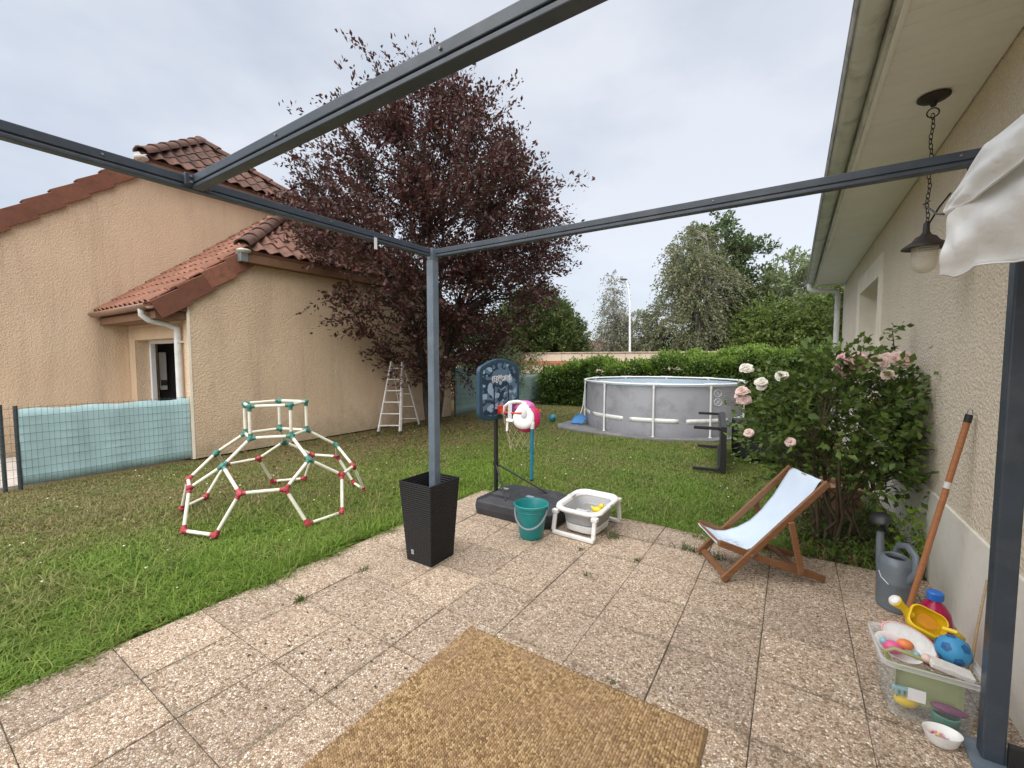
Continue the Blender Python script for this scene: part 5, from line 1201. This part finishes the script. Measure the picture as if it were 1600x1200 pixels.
MB().add([(-.15, .0, .03), (.13, .02, .03), (.19, .10, .17), (.02, .13, .235), (-.10, .11, .17), (.02, .13, .09)], [(0, 1, 5), (1, 2, 5), (2, 3, 5), (3, 4, 5), (4, 0, 5)]).build('mesh', mat('blue_skimmer_mesh', (.07, .24, .50), .7, .12, 60), sk, smooth=60)
MB().tube([(.02, .13, .22), (.07, .17, .42), (.125, .18, 1.03)], [.009, .011, .011], 8).build('pole', M['white_tube'], sk, smooth=50)
bl = MB().ball((0, 0, 0), .088, 24, 16).build('ball', mat('marbled_teal_ball', (.02, .18, .24), .3, .7, 11), smooth=60); bl.location = (-4.74, 9.02, .078); tag(bl, 'teal marbled ball lying on the lawn left of the pool', 'ball')

# ------------------------------------------------------------------ step ladder
ld = thing('step_ladder', 'pale open step ladder standing under the plum tree by the wall', 'ladder', (-6.75, 6.0, 0)); LO = Vector((-6.75, 6.0, 0))
FL, FR_, TL, TR = (Vector(q) - LO for q in ((-6.83, 5.62, 0), (-6.47, 5.86, 0), (-6.95, 6.10, 1.42), (-6.76, 6.22, 1.42)))
RL_, RR_, UL, UR = (Vector(q) - LO for q in ((-7.21, 6.60, 0), (-6.88, 6.80, 0), (-6.96, 6.13, 1.40), (-6.77, 6.25, 1.40)))
for p, q in ((FL, TL), (FR_, TR)): MB().beam(p, q, .028, .055).build('front_rail', M['ladder'], ld, bevel=0.004)
for p, q in ((RL_, UL), (RR_, UR)): MB().beam(p, q, .022, .04).build('rear_rail', M['ladder'], ld, bevel=0.004)
for k in range(6): t_ = (k + .7) / 6.3; MB().beam(FL.lerp(TL, t_), FR_.lerp(TR, t_), .055, .02).build('step', M['ladder'], ld, bevel=0.003)
for k in range(4): t_ = (k + .6) / 5; MB().tube([RL_.lerp(UL, t_), RR_.lerp(UR, t_)], .009, 8).build('brace', M['ladder'], ld)
for p in (FL, FR_, RL_, RR_): MB().box(p + Vector((0, 0, .025)), (.04, .06, .05)).build('rubber_foot', M['fence_post'], ld, bevel=0.005)

# ------------------------------------------------------------------ black garden table on its side, boxy seat behind it
gt_ = thing('garden_table', 'black metal garden table lying on its side with legs pointing left', 'table', (-.70, 6.14, 0), math.atan2(1.70, -.23) - PI / 2)
MB().box2((-.06, 0, 0.0), (.01, 1.72, .605)).build('tabletop', M['black'], gt_, bevel=0.004)
for z in (.03, .545): MB().box2((-.09, .03, z), (-.061, 1.69, z + .03)).build('apron', M['black'], gt_)
for y in (.03, 1.66):
    for z in (.025, .575): MB().beam((-.07, y, z), (-.385, y, z), .04, .04).build('leg', M['black'], gt_, bevel=0.003)
gs = thing('garden_sofa', 'boxy black garden sofa half hidden behind the rose bush', 'garden sofa', (-.62, 7.0, 0), .25)
MB().box2((0, 0, .05), (.85, .72, .30)).build('base', M['black_mesh'], gs, bevel=0.01)
MB().box2((0, 0, .301), (.85, .10, .60)).box2((0, .101, .301), (.10, .72, .54)).build('armrest', M['black_mesh'], gs, bevel=0.01)
MB().box2((.104, .11, .302), (.84, .71, .40)).build('cushion', mat('charcoal_cushion', (.035, .035, .04), .9, .15, 12), gs, bevel=0.02)
for x in (.03, .82):
    for y in (.03, .69): MB().box((x, y, .025), (.04, .04, .05)).build('leg', M['black'], gs)

# ------------------------------------------------------------------ rose bush
def wall_right(P): return (P[:, 0] > .79) | (P[:, 2] < .02) | ((P[:, 1] < 4.0) & (P[:, 2] < .84) & (P[:, 0] < .45))
rose_base = (.33, 4.34, 0)
rb_ = tree('rose_bush', 'bushy rose with pink and cream flowers growing against the right-hand wall', 'rose bush', rose_base,
     [(.50, .26), (.66, .42), (.85, .52), (1.05, .52), (1.22, .44), (1.36, .30), (1.46, .12)], 430, 16, .060, M['rose_leaf'], M['stem_green'], 7, (.16, .42), .10, .45, .5, .13, seed=51, r0=.014, aspect=.62, excl=wall_right, spread=.55)
def sprig(pts, nl, ls, seed):
    r = np.random.default_rng(seed); P = np.array(pts); t_ = np.linspace(0.1, 1, nl) * (len(P) - 1); i = np.minimum(t_.astype(int), len(P) - 2); f = (t_ - i)[:, None]
    return P[i] * (1 - f) + P[i + 1] * f + r.normal(0, .012, (nl, 3)), r.normal(0, 1, (nl, 3)) * [1, 1, .5]
sp = [[(.3, .25, 1.2), (.36, .33, 1.55), (.34, .33, 1.72), (.40, .30, 1.76)], [(.3, .2, 1.15), (.42, .38, 1.4), (.46, .46, 1.52)], [(.28, .0, .9), (.44, .1, .98), (.47, .05, .92)], [(.3, .3, .95), (.45, .42, 1.2), (.46, .5, 1.36)], [(.32, .35, .6), (.44, .4, .85), (.46, .44, 1.1)],
      [(-.3, -.25, .9), (-.55, -.3, 1.05), (-.68, -.3, 1.16)], [(-.1, -.2, 1.2), (-.4, -.22, 1.33), (-.62, -.2, 1.40)]]
LP = [sprig(q, 34, .05, 60 + i) for i, q in enumerate(sp)]
v, f = leaves(np.concatenate([p for p, _ in LP]), np.concatenate([d for _, d in LP]), .055, .6, .5, .4, 77)
tag(arr_mesh('side_foliage', v, f, M['rose_leaf'], rb_), kind='stuff')
for q in sp: MB().tube(q, [.007] + [.004] * (len(q) - 1), 6).build('stem', M['stem_green'], rb_, smooth=50)
for q in range(12):
    a = rnd.uniform(0, 2 * PI); r0_ = rnd.uniform(.02, .12); r1_ = rnd.uniform(.12, .38)
    MB().tube([(r0_ * math.cos(a), r0_ * math.sin(a), -.02), (r0_ * 1.4 * math.cos(a + .3), r0_ * 1.4 * math.sin(a + .3), .25), (r1_ * math.cos(a), r1_ * math.sin(a), .62), (r1_ * 1.1 * math.cos(a), r1_ * 1.1 * math.sin(a), .9)], [.016, .012, .009, .005], 7).build('stem', M['stem_green'], rb_, smooth=50)
def bloom_mesh(m, s, seed):
    r = random.Random(seed); b = MB()
    for ring, (n, rad, tilt) in enumerate(((3, .12, 1.35), (5, .3, 1.05), (7, .55, .7), (8, .8, .35), (8, .9, .0))):
        for k in range(n):
            a = 2 * PI * k / n + ring * .5 + r.uniform(-.15, .15); t_ = tilt + r.uniform(-.15, .15); w_ = (.3 + .25 * rad) * s
            d = Vector((math.cos(a), math.sin(a), 0)); sd_ = Vector((-math.sin(a), math.cos(a), 0)); u = d * math.cos(t_) + Vector((0, 0, 1)) * math.sin(t_)
            o = d * rad * .25 * s; L = s * (.55 + .25 * rad) * r.uniform(.85, 1.1); nn = u.cross(sd_)
            b.add([o - sd_ * w_ * .35, o + sd_ * w_ * .35, o + u * L * .6 + sd_ * w_ + nn * .06 * s, o + u * L * .6 - sd_ * w_ + nn * .06 * s, o + u * L + sd_ * w_ * .45 - nn * .1 * s, o + u * L - sd_ * w_ * .45 - nn * .1 * s], [(0, 1, 2, 3), (3, 2, 4, 5)])
    return b
mp_ = mat('pink_petals', (.84, .50, .55), .7, .18, 40); mpal = mat('pale_blush_petals', (.70, .52, .47), .7, .15, 40); mw_ = mat('cream_petals', (.74, .70, .62), .7, .1, 40)
O0 = Vector(rose_base)
for (cx_, cy_, cz_), n, m_, spread_, nm in (((.375, 4.19, 1.445), 15, mp_, .085, 'pink flower'), ((.575, 4.20, 1.50), 5, mpal, .06, 'faded blush flower'), ((.64, 4.20, 1.505), 5, mpal, .055, 'faded blush flower'), ((-.235, 4.08, 1.30), 4, mw_, .04, 'cream flower'), ((-.345, 4.12, 1.415), 3, mw_, .03, 'cream flower'), ((-.365, 4.0, 1.19), 7, mpal, .06, 'blush flower'), ((-.06, 4.05, 1.36), 3, mw_, .03, 'cream flower'), ((-.28, 3.9, .9), 1, mpal, .02, 'faded blush flower'), ((-.0, 3.76, .88), 1, mpal, .02, 'faded blush flower'), ((.57, 4.08, 1.38), 1, mpal, .02, 'faded blush flower')):
    src = None
    for k in range(n):
        if src is None: src = o = bloom_mesh(m_, .041, k + int(cx_ * 100)).build('flower', m_, rb_, smooth=60)
        else: o = copy_to(src, rb_)
        o['label'] = nm
        off = Vector((rnd.uniform(-1, 1), rnd.uniform(-1, 1), rnd.uniform(-.8, .8))).normalized() * spread_ * (1 if k else 0)
        o.location = Vector((cx_, cy_, cz_)) - O0 + off
        o.rotation_euler = (Vector((-.25, -.6, .5)) + off * 9).to_track_quat('Z', 'Y').to_euler(); o.scale = [rnd.uniform(.85, 1.15)] * 3
# low weeds in the bed
def ground_leaves(name, n, xr, yr, size, m_, zmax, seed, keep=None):
    r = np.random.default_rng(seed); P = np.stack([r.uniform(*xr, n), r.uniform(*yr, n), r.uniform(0, 1, n) ** 2 * zmax], 1)
    if keep is not None: P = P[keep(P)]
    v, f = leaves(P, np.concatenate([r.normal(0, .7, (len(P), 2)), np.full((len(P), 1), .6)], 1), size, .55, .6, .4, seed)
    return tag(arr_mesh(name, v, f, m_), kind='stuff')
ground_leaves('ground_cover', 3600, (-.02, .80), (3.88, 5.6), .036, M['rose_leaf'], .11, 61, lambda P: (np.sin(P[:, 0] * 11) * np.sin(P[:, 1] * 9) > -.35) & (P[:, 0] > .12 * (P[:, 1] - 4)))
ground_leaves('leaf_litter', 900, (-.0, .80), (3.86, 5.4), .035, mat('dead_leaves', (.16, .09, .05), .9, .5, 30), .03, 62)
tree('wall_weed', 'small green weed at the wall foot behind the watering can', 'weed', (.72, 3.98, 0), [(.04, .06), (.16, .10), (.28, .08), (.40, .03)], 40, 9, .04, M['hedge_tip'], M['stem_green'], 2, (.05, .12), .1, .7, .5, .1, seed=63, r0=.004, aspect=.6, excl=lambda P: P[:, 0] > .8)
pbx = thing('planting_box', 'low weathered wooden planting box behind the rose stems', 'planting box', (.33, 5.35, 0), .1)
wv = m_wood('weathered_box_wood', (.22, .125, .065), (.36, .215, .12), (14, 2, 2), .8)
for p, q in (((-.25, -.2, 0), (.25, -.17, .24)), ((-.25, .17, 0), (.25, .2, .24)), ((-.25, -.168, 0), (-.22, .168, .24)), ((.22, -.168, 0), (.25, .168, .24))): MB().box2(p, q).build('board', wv, pbx, bevel=0.004)
MB().box2((-.22, -.168, .02), (.22, .168, .19)).build('mulch', mat('pink_bark_mulch', (.42, .26, .19), .95, .4, 40, .02, 40), pbx)

# ------------------------------------------------------------------ watering can
wc_ = thing('watering_can', 'grey plastic watering can with a black rose beside the broom', 'watering can', (.555, 3.37, 0), 0.15)
m_wc = mat('slate_grey_plastic', (.125, .150, .172), .45, .12, 8, .0008, 50, dirt=(.17, .175, .17), dscale=11); 
MB().lathe([(.082, .0), (.090, .006), (.092, .05), (.093, .16), (.0945, .165), (.0935, .17), (.090, .27), (.078, .30), (.06, .312), (.052, .305), (.052, .29), (.05, .20)], 36, sx=.92, sy=1.08, cap1=True).build('body', m_wc, wc_, smooth=45)
for k, (dy, dz) in enumerate(((0, 0),)):
    MB().lathe([(.049, .291), (.001, .290)], 24, sx=.92, sy=1.08, cap0=False).build('dark_opening', M['black'], wc_)
MB().tube([(.03, -.085, .20), (.052, -.125, .27), (.055, -.10, .36), (.045, -.02, .385), (.03, .06, .36), (.02, .085, .30)], [.013, .014, .014, .014, .014, .013], 10, squash=1.5).build('handle', m_wc, wc_, smooth=60)
MB().tube([(-.02, .085, .06), (-.03, .135, .20), (-.035, .15, .34), (-.035, .15, .40)], [.032, .026, .021, .018], 12).build('spout', m_wc, wc_, smooth=60)
RR2 = Matrix.Rotation(-.45, 3, 'Y') @ Matrix.Rotation(.35, 3, 'X')
MB().lathe([(.016, -.09), (.016, -.03), (.05, .0), (.056, .012), (.05, .022), (.02, .030), (.001, .031)], 24, (-.035, .15, .475), RR2, cap0=True).build('rose_head', M['black'], wc_, smooth=45)
MB().tube([(-.087, -.03, .22), (-.08, -.05, .19), (-.055, -.085, .165)], .0025, 5).build('level_mark', M['pipe_white'], wc_)

# ------------------------------------------------------------------ broom handle, canes
br = thing('broom_handle', 'varnished wooden broom handle with black cap leaning on the right-hand wall', 'broom handle', (.585, 3.222, 0))
d = Vector((.205, .0, 1.20)); 
MB().tube([(0, 0, .003), d * .975], .0145, 14).build('shaft', M['wood_handle'], br, smooth=50)
MB().tube([d * .66, d * .69], .0152, 14).build('sticker', M['pipe_white'], br, smooth=50)
MB().tube([d * .965, d], [.0165, .0155], 14).build('cap', M['black'], br, smooth=50)
MB().tube([d + Vector((-.010, 0, 0)), d + Vector((-.006, 0, .022)), d + Vector((.002, 0, .032)), d + Vector((.010, 0, .022)), d + Vector((.012, 0, 0))], .002, 6).build('hanging_loop', M['galv'], br)
for k, (p, q, lab) in enumerate((((.72, 2.72, .0), (.795, 2.86, .46), 'thin dry cane leaning on the wall behind the toy box'), ((.74, 2.60, .0), (.798, 2.66, .30), 'short dark cane stub leaning on the wall beside the pergola post'))):
    o = MB().tube([Vector(p), Vector(p).lerp(Vector(q), .5) + Vector((-.004, 0, 0)), Vector(q)], [.006, .0055, .0048], 8).build('cane', M['bamboo'], smooth=50); tag(o, lab, 'cane')

# ------------------------------------------------------------------ red bottle
bo_ = thing('water_jug', 'large translucent magenta plastic jug with a blue cap behind the toy box', 'jug', (.625, 2.87, 0))
gb = G('magenta_translucent_plastic'); gb.base((.50, .012, .085)); gb.set(Roughness=.22, Transmission_Weight=.35, IOR=1.4)
MB().lathe([(.075, .0), (.085, .01), (.088, .10), (.084, .19), (.07, .25), (.045, .285), (.026, .30), (.024, .315)], 30, sx=.85, sy=1.05).build('body', gb.m, bo_, smooth=50)
MB().lathe([(.031, .308), (.033, .315), (.033, .342), (.028, .347), (.001, .348)], 24).build('cap', mat('blue_cap', (.02, .14, .52), .35, .08, 30), bo_, smooth=40)

# ------------------------------------------------------------------ clear storage box and what it holds
bx = thing('storage_box', 'clear plastic storage box full of toys by the pergola post', 'storage box', (.505, 2.435, 0), .05)
gc_ = G('clear_plastic'); gc_.base((.82, .84, .85)); gc_.set(Roughness=.2, Specular_IOR_Level=.6)
tr = gc_.n('BsdfTransparent'); tr.inputs[0].default_value = (.97, .98, .98, 1); mx = gc_.n('MixShader'); mx.inputs[0].default_value = .075
gc_.l(tr.outputs[0], mx.inputs[1]); gc_.l(gc_.p.outputs[0], mx.inputs[2]); gc_.l(mx.outputs[0], gc_.out.inputs[0])
ge = G('clear_plastic_rim'); ge.base((.75, .77, .78)); ge.set(Roughness=.25)
tr = ge.n('BsdfTransparent'); mx = ge.n('MixShader'); mx.inputs[0].default_value = .38
ge.l(tr.outputs[0], mx.inputs[1]); ge.l(ge.p.outputs[0], mx.inputs[2]); ge.l(mx.outputs[0], ge.out.inputs[0])
def rq(hx, hy, r, z): return rr3(hx, hy, r, z)
loft(MB(), [rq(.02, .02, .01, .004), rq(.118, .112, .025, .004), rq(.126, .12, .03, .012), rq(.148, .142, .035, .235)], close0=True).build('tub', gc_.m, bx, smooth=40, solid=0.002)
loft(MB(), [rq(.148, .142, .035, .228), rq(.165, .159, .04, .232), rq(.168, .162, .042, .252), rq(.160, .154, .038, .254), rq(.150, .144, .036, .245)]).build('rim', ge.m, bx, smooth=40)
MB().box2((-.075, -.1385, .105), (-.02, -.1365, .155)).build('paper_label', mat('pale_paper_label', (.66, .66, .67), .8, .05, 30), bx)
BO = Vector((.505, 2.435, 0))
def solo(b, name, m_, loc, label, cat, R=None, **k):
    o = b.build(name, m_, **k); o.location = loc
    if R is not None: o.rotation_euler = R
    return tag(o, label, cat)
pink = mat('pink_toy_plastic', (.66, .10, .26), .4, .15, 20); orange = mat('coral_orange_plastic', (.75, .22, .07), .4, .12, 20); olive = mat('pale_olive_plastic', (.30, .33, .13), .5, .08, 12); sky_ = mat('pale_aqua_plastic', (.25, .47, .52), .45, .1, 20); yel2 = mat('bright_yellow_plastic', (.80, .55, .015), .35, .06, 14); purple = mat('plum_toy_plastic', (.19, .03, .11), .5, .12, 20)
cr_ = thing('toy_basket', 'pale olive-green toy basket standing on edge inside the clear box', 'toy basket', (.51, 2.39, .13), .05)
b = MB(); loft(b, [[(x, 0, z) for x, z in rrect(.098, .068, .03)], [(x, -.03, z) for x, z in rrect(.105, .075, .03)]], close0=True); b.build('tray', olive, cr_, bevel=0.003, solid=0.003)
MB().tube([(-.09, -.02, .05), (-.125, -.02, .075), (-.14, -.02, .115), (-.11, -.02, .135), (-.05, -.02, .125), (.05, -.01, .10), (.10, -.01, .085)], .008, 8).build('handle', olive, cr_, smooth=60)
yb = thing('toy_boat', 'small yellow toy boat seen through the lower left of the clear box', 'toy boat', (.45, 2.375, .05), .3)
MB().ball((0, 0, 0), .034, 18, 10, (1.35, .8, .8)).build('hull', yel2, yb, smooth=60)
MB().torus((-.01, 0, .03), .022, .005, 18, 6, Matrix.Rotation(PI / 2, 3, 'X')).build('handle', olive, yb, smooth=60)
tb = thing('toy_rake', 'aqua toy rake head lying on the yellow boat in the box', 'toy rake', (.435, 2.36, .105), .2)
MB().box((0, 0, 0), (.075, .018, .014)).build('head', sky_, tb, bevel=0.004)
for k in range(4): MB().box((-.028 + .019 * k, -.012, -.012), (.008, .008, .022)).build('tooth', sky_, tb)
solo(MB().ball((0, 0, 0), .03, 16, 9, (2.0, .7, .55)), 'toy_shovel', purple, (.575, 2.36, .075), 'plum-coloured toy shovel blade low on the right inside the box', 'toy shovel', (0, .1, .1), smooth=60)
solo(MB().lathe([(.03, 0), (.04, .004), (.046, .045), (.043, .047), (.036, .008)], 20, cap1=False), 'toy_mould', mat('sea_green_toy', (.09, .25, .19), .45, .1, 20), (.565, 2.36, .012), 'sea-green toy sand mould at the bottom right of the box', 'toy mould', smooth=50, solid=0.002)
ds = thing('toy_dish', 'oval white toy dish with a pink rim standing tilted in the box', 'toy dish', (.475, 2.53, .235)); ds.rotation_euler = (1.05, .25, -.35)
MB().lathe([(.001, .0), (.07, .003), (.088, .014), (.084, .017), (.068, .007), (.001, .004)], 32, sx=1.1, sy=.62).build('dish', M['white'], ds, smooth=50)
MB().torus((0, 0, .016), .087, .004, 32, 6, sx=1.1, sy=.62).build('rim', mat('salmon_rim', (.72, .36, .32), .4, .08, 20), ds, smooth=60)
tt_ = thing('toy_bowl', 'white oval toy bowl holding pink toys at the left of the box', 'toy bowl', (.425, 2.46, .205)); tt_.rotation_euler = (.55, .22, -.3)
MB().lathe([(.001, .0), (.045, .002), (.068, .035), (.072, .042), (.064, .038), (.043, .008), (.001, .006)], 30, sx=1.15, sy=.75).build('bowl', M['white'], tt_, smooth=50)
pk = thing('toy_figure', 'pink and coral rounded bath toy lying in the white toy bowl', 'bath toy', (.42, 2.43, .235))
MB().ball((-.012, 0, 0), .034, 16, 10, (1.1, .8, .75)).build('body', pink, pk, smooth=60); MB().ball((.028, .012, .022), .026, 14, 9, (1.1, .9, .8)).build('head', orange, pk, smooth=60)
MB().ball((-.045, .01, .012), .014, 10, 7).build('tail', sky_, pk, smooth=60); MB().ball((.062, -.005, -.004), .014, 10, 7).build('foot', sky_, pk, smooth=60)
solo(MB().box((0, 0, 0), (.135, .055, .022)), 'foam_block', mat('speckled_white_foam', (.66, .64, .60), .85, .1, 90), (.573, 2.365, .245), 'off-white speckled foam block resting on the box rim under the blue ball', 'foam block', (.12, .22, .12), bevel=0.004)
solo(MB().ball((0, 0, 0), .016, 12, 8), 'pompom', mat('pale_pink_pompom', (.72, .52, .47), .9, .1, 60), (.50, 2.365, .262), 'small pale pink pompom beside the foam block on the box rim', 'pompom', smooth=60)
# blue ball with darker pentagons
bb = thing('toy_ball', 'light blue toy football with dark blue patches on top of the box', 'ball', (.600, 2.46, .277))
mb1 = mat('light_blue_rubber', (.045, .27, .50), .5, .08, 20, .0006, 300); mb2 = mat('deep_blue_patch', (.015, .10, .27), .5, .08, 20)
MB().ball((0, 0, 0), .058, 32, 20).build('ball', mb1, bb, smooth=60)
ph = (1 + 5 ** .5) / 2; Rb2 = Matrix.Rotation(.7, 3, 'Z') @ Matrix.Rotation(.35, 3, 'X')
for q in [(0, s1, s2 * ph) for s1 in (1, -1) for s2 in (1, -1)]:
    for k in range(3):
        d_ = Rb2 @ Vector((q[k % 3], q[(k + 1) % 3], q[(k + 2) % 3])).normalized(); R_ = rot_to(d_)
        pv = [(R_ @ Vector((.019 * math.cos(2 * PI * i / 5), .019 * math.sin(2 * PI * i / 5), .0553))).normalized() * .0600 for i in range(5)]
        MB().add([d_ * .0606] + pv, [(0, 1 + i, 1 + (i + 1) % 5) for i in range(5)]).build('patch', mb2, bb)
# yellow toy watering can lying on top
yc = thing('toy_watering_can', 'bright yellow toy watering can lying on top of the toys', 'toy watering can', (.535, 2.615, .285)); yc.rotation_euler = (.75, .32, -.12)
yb_ = MB(); loft(yb_, [[(x, y, 0) for x, y in rrect(.055, .045, .03)], [(x, y, .01) for x, y in rrect(.062, .052, .035)], [(x * 1.0, y, .055) for x, y in rrect(.066, .056, .035)], [(x, y, .062) for x, y in rrect(.060, .050, .03)]], close0=True)
yb_.build('body', yel2, yc, smooth=50, solid=0.003)
MB().lathe([(.03, .045), (.001, .046)], 20, sx=1.2, cap0=False).build('dark_inside', mat('orange_inside', (.55, .22, .01), .5, .1, 20), yc)
MB().tube([(-.058, 0, .03), (-.085, 0, .055), (-.112, 0, .075), (-.128, 0, .088)], [.022, .014, .022, .027], 14).build('spout', yel2, yc, smooth=60)
MB().ball((-.131, 0, .09), .024, 14, 9, (.55, 1, 1), Matrix.Rotation(.6, 3, 'Y')).build('spout_cap', M['white'], yc, smooth=60)
MB().tube([(.05, .0, .06), (.085, .0, .085), (.115, .0, .06), (.10, 0, .015), (.06, 0, .005)], .010, 10).build('handle', yel2, yc, smooth=60)
# bowl of chalks
cbw = thing('bowl', 'small oval white bowl of coloured chalk in front of the toy box', 'bowl', (.532, 2.243, .0), .2)
MB().lathe([(.001, .001), (.036, .001), (.046, .012), (.058, .048), (.0595, .052), (.055, .050), (.043, .014), (.034, .007), (.001, .006)], 36, sx=1.02, sy=.72).build('dish', M['white'], cbw, smooth=50)
chm = [mat('chalk_' + n, c, .9, .08, 60) for n, c in (('pink', (.62, .22, .32)), ('yellow', (.72, .60, .22)), ('white', (.74, .72, .70)), ('red', (.60, .14, .12)), ('green', (.30, .45, .26)), ('lilac', (.45, .34, .50)))]
ck = MB()
for k in range(17):
    a = rnd.uniform(0, 6.3); x, y = rnd.uniform(-.032, .032), rnd.uniform(-.018, .018); z = .012 + rnd.uniform(0, .016); ck.cur = k % 6
    ck.tube([(x - .011 * math.cos(a), y - .011 * math.sin(a), z), (x + .011 * math.cos(a), y + .011 * math.sin(a), z + rnd.uniform(-.004, .006))], .0048, 8)
o = ck.build('chalk_pieces', chm); o.location = (.532, 2.243, 0); tag(o, 'heap of pastel chalk pieces lying in the small white bowl', 'chalk', kind='stuff')

# ------------------------------------------------------------------ weeds in the paving joints, litter
def tuft(x, y, n, h, spread_, lab, seed, stretch=1.0):
    r = np.random.default_rng(seed); a = r.uniform(0, 2 * PI, n); L = h * r.uniform(.5, 1.3, n); ln = r.uniform(.4, 1.3, n) * L; px, py = r.normal(0, spread_ * stretch, n), r.normal(0, spread_, n); w = .0024
    v = np.empty((n, 5, 3)); sx, sy = -np.sin(a) * w, np.cos(a) * w; dx, dy = np.cos(a) * ln, np.sin(a) * ln; z = np.full(n, -.008)
    v[:, 0] = np.stack([px - sx, py - sy, z], 1); v[:, 1] = np.stack([px + sx, py + sy, z], 1)
    v[:, 2] = np.stack([px + dx * .5 + sx, py + dy * .5 + sy, L * .6], 1); v[:, 3] = np.stack([px + dx * .5 - sx, py + dy * .5 - sy, L * .6], 1); v[:, 4] = np.stack([px + dx * 1.3, py + dy * 1.3, L * .7], 1)
    b_ = np.arange(n)[:, None] * 5; f = np.concatenate([b_ + np.array([q]) for q in ([0, 1, 2], [0, 2, 3], [3, 2, 4])], 1).reshape(-1, 3)
    o = arr_mesh('weed_tuft', v.reshape(-1, 3), f, m_weed); o.location = (x, y, 0); tag(o, lab, 'weed', 'weeds in the patio joints')
m_weed = leafmat('weed_blades', [(0, (.045, .07, .018)), (.6, (.085, .12, .03)), (1, (.15, .17, .06))], .5, .25, 3)
for k, (x, y, n, h, sp_, lab, st) in enumerate((
    (-.64, 3.49, 70, .05, .022, 'largest weed tuft in the joint left of the deck chair foot', 2.4), (-.42, 3.45, 36, .06, .02, 'weed tuft growing right under the front of the deck chair', 2.0),
    (-1.147, 2.70, 22, .024, .012, 'tiny weed at a joint crossing in the middle of the patio', 1.0), (-.92, 3.10, 26, .026, .016, 'small weed in the joint between baby bath and deck chair', .8),
    (-2.506, 1.44, 40, .034, .014, 'weed tuft in the joint near the left lawn edge', 1.0), (-2.50, 1.90, 26, .03, .014, 'smaller weed tuft in the left joint close to the planter', 1.0),
    (-.655, 1.855, 16, .018, .010, 'tiny weed beside the far edge of the jute rug', 1.0), (-1.35, 3.05, 20, .024, .014, 'tiny weed in the joint in front of the baby bath', 1.0), (-1.22, 3.40, 60, .05, .03, 'weed tuft under the right side of the baby bath', 1.2))):
    tuft(x, y, n, h, sp_, lab, 90 + k, st)
b = MB()
for k in range(75):
    x, y = (rnd.uniform(-2.8, .6), rnd.uniform(.5, 3.8)) if k < 35 else (rnd.gauss(-2.0, .3), rnd.gauss(1.25, .25))
    if RX0 - .05 < x < RX1 + .05 and y < RY1 + .05: continue
    s = rnd.uniform(.003, .009); a = rnd.uniform(0, 6.3); b.add([(x + s * math.cos(a + q * 2.1) * (1 + q * .3), y + s * math.sin(a + q * 2.1), .0035 + .002 * (q % 2)) for q in range(3)] + [(x, y, .007)], [(0, 1, 3), (1, 2, 3), (2, 0, 3)])
tag(b.build('patio_litter', mat('dark_litter', (.035, .025, .018), .9, .4, 60)), kind='stuff')

# ------------------------------------------------------------------ small wear and growth
for x, y, ax in ((-1.4, 2.313, 'y'), (-.35, 2.313, 'y'), (.5, 2.313, 'y'), (-1.5, .828, 'y'), (-.75, .828, 'y'), (0.0, .828, 'y'), (-2.178, 1.5, 'x'), (-2.178, .55, 'x')):
    d_ = Vector((0, -.004, 0)) if ax == 'y' else Vector((.004, 0, 0)); p_ = Vector((x, y, BZ + .012))
    wpart(MB().tube([p_ - d_ * .2, p_ + d_], .0042, 8), 'screw', M['zinc'], pg)
def flat_leaves(name, n, cen, sd_, size, m_, z, seed, ok):
    r = np.random.default_rng(seed); P = np.stack([r.normal(cen[0], sd_[0], n), r.normal(cen[1], sd_[1], n), r.uniform(z[0], z[1], n)], 1); P = P[ok(P)]
    v, f = leaves(P, np.concatenate([r.normal(0, 1, (len(P), 2)), r.normal(.05, .15, (len(P), 1))], 1), size, .55, .9, .2, seed)
    return tag(arr_mesh(name, v, f, m_), kind='stuff')
flat_leaves('fallen_leaves', 1500, (-6.2, 6.6), (1.0, 1.5), .05, mat('fallen_plum_leaves', (.15, .065, .04), .8, .5, 25), (-.015, .02), 71, lambda P: (P[:, 0] > -7.35) & ((P[:, 0] < -3.0) | (P[:, 1] > 4.0)))
r_ = np.random.default_rng(72); kk = 90
cx_, cy_ = r_.uniform(-7.2, -.4, kk), r_.uniform(.2, 8.0, kk); w_ = (cx_ < -3.1) | (cy_ > 4.0); cx_, cy_ = cx_[w_], cy_[w_]
P_ = np.concatenate([np.stack([r_.normal(a, .10, 46), r_.normal(b, .10, 46), r_.uniform(.005, .04, 46)], 1) for a, b in zip(cx_, cy_)]); P_ = P_[(P_[:, 0] < -2.98) | (P_[:, 1] > 3.92)]
v, f = leaves(P_, np.concatenate([r_.normal(0, 1, (len(P_), 2)), r_.normal(.15, .2, (len(P_), 1))], 1), .022, .85, .9, .2, 73)
tag(arr_mesh('clover_leaves', v, f, leafmat('clover_leaf', [(0, (.06, .12, .025)), (.6, (.10, .18, .035)), (1, (.15, .23, .06))], .5, .25, 3)), kind='stuff')
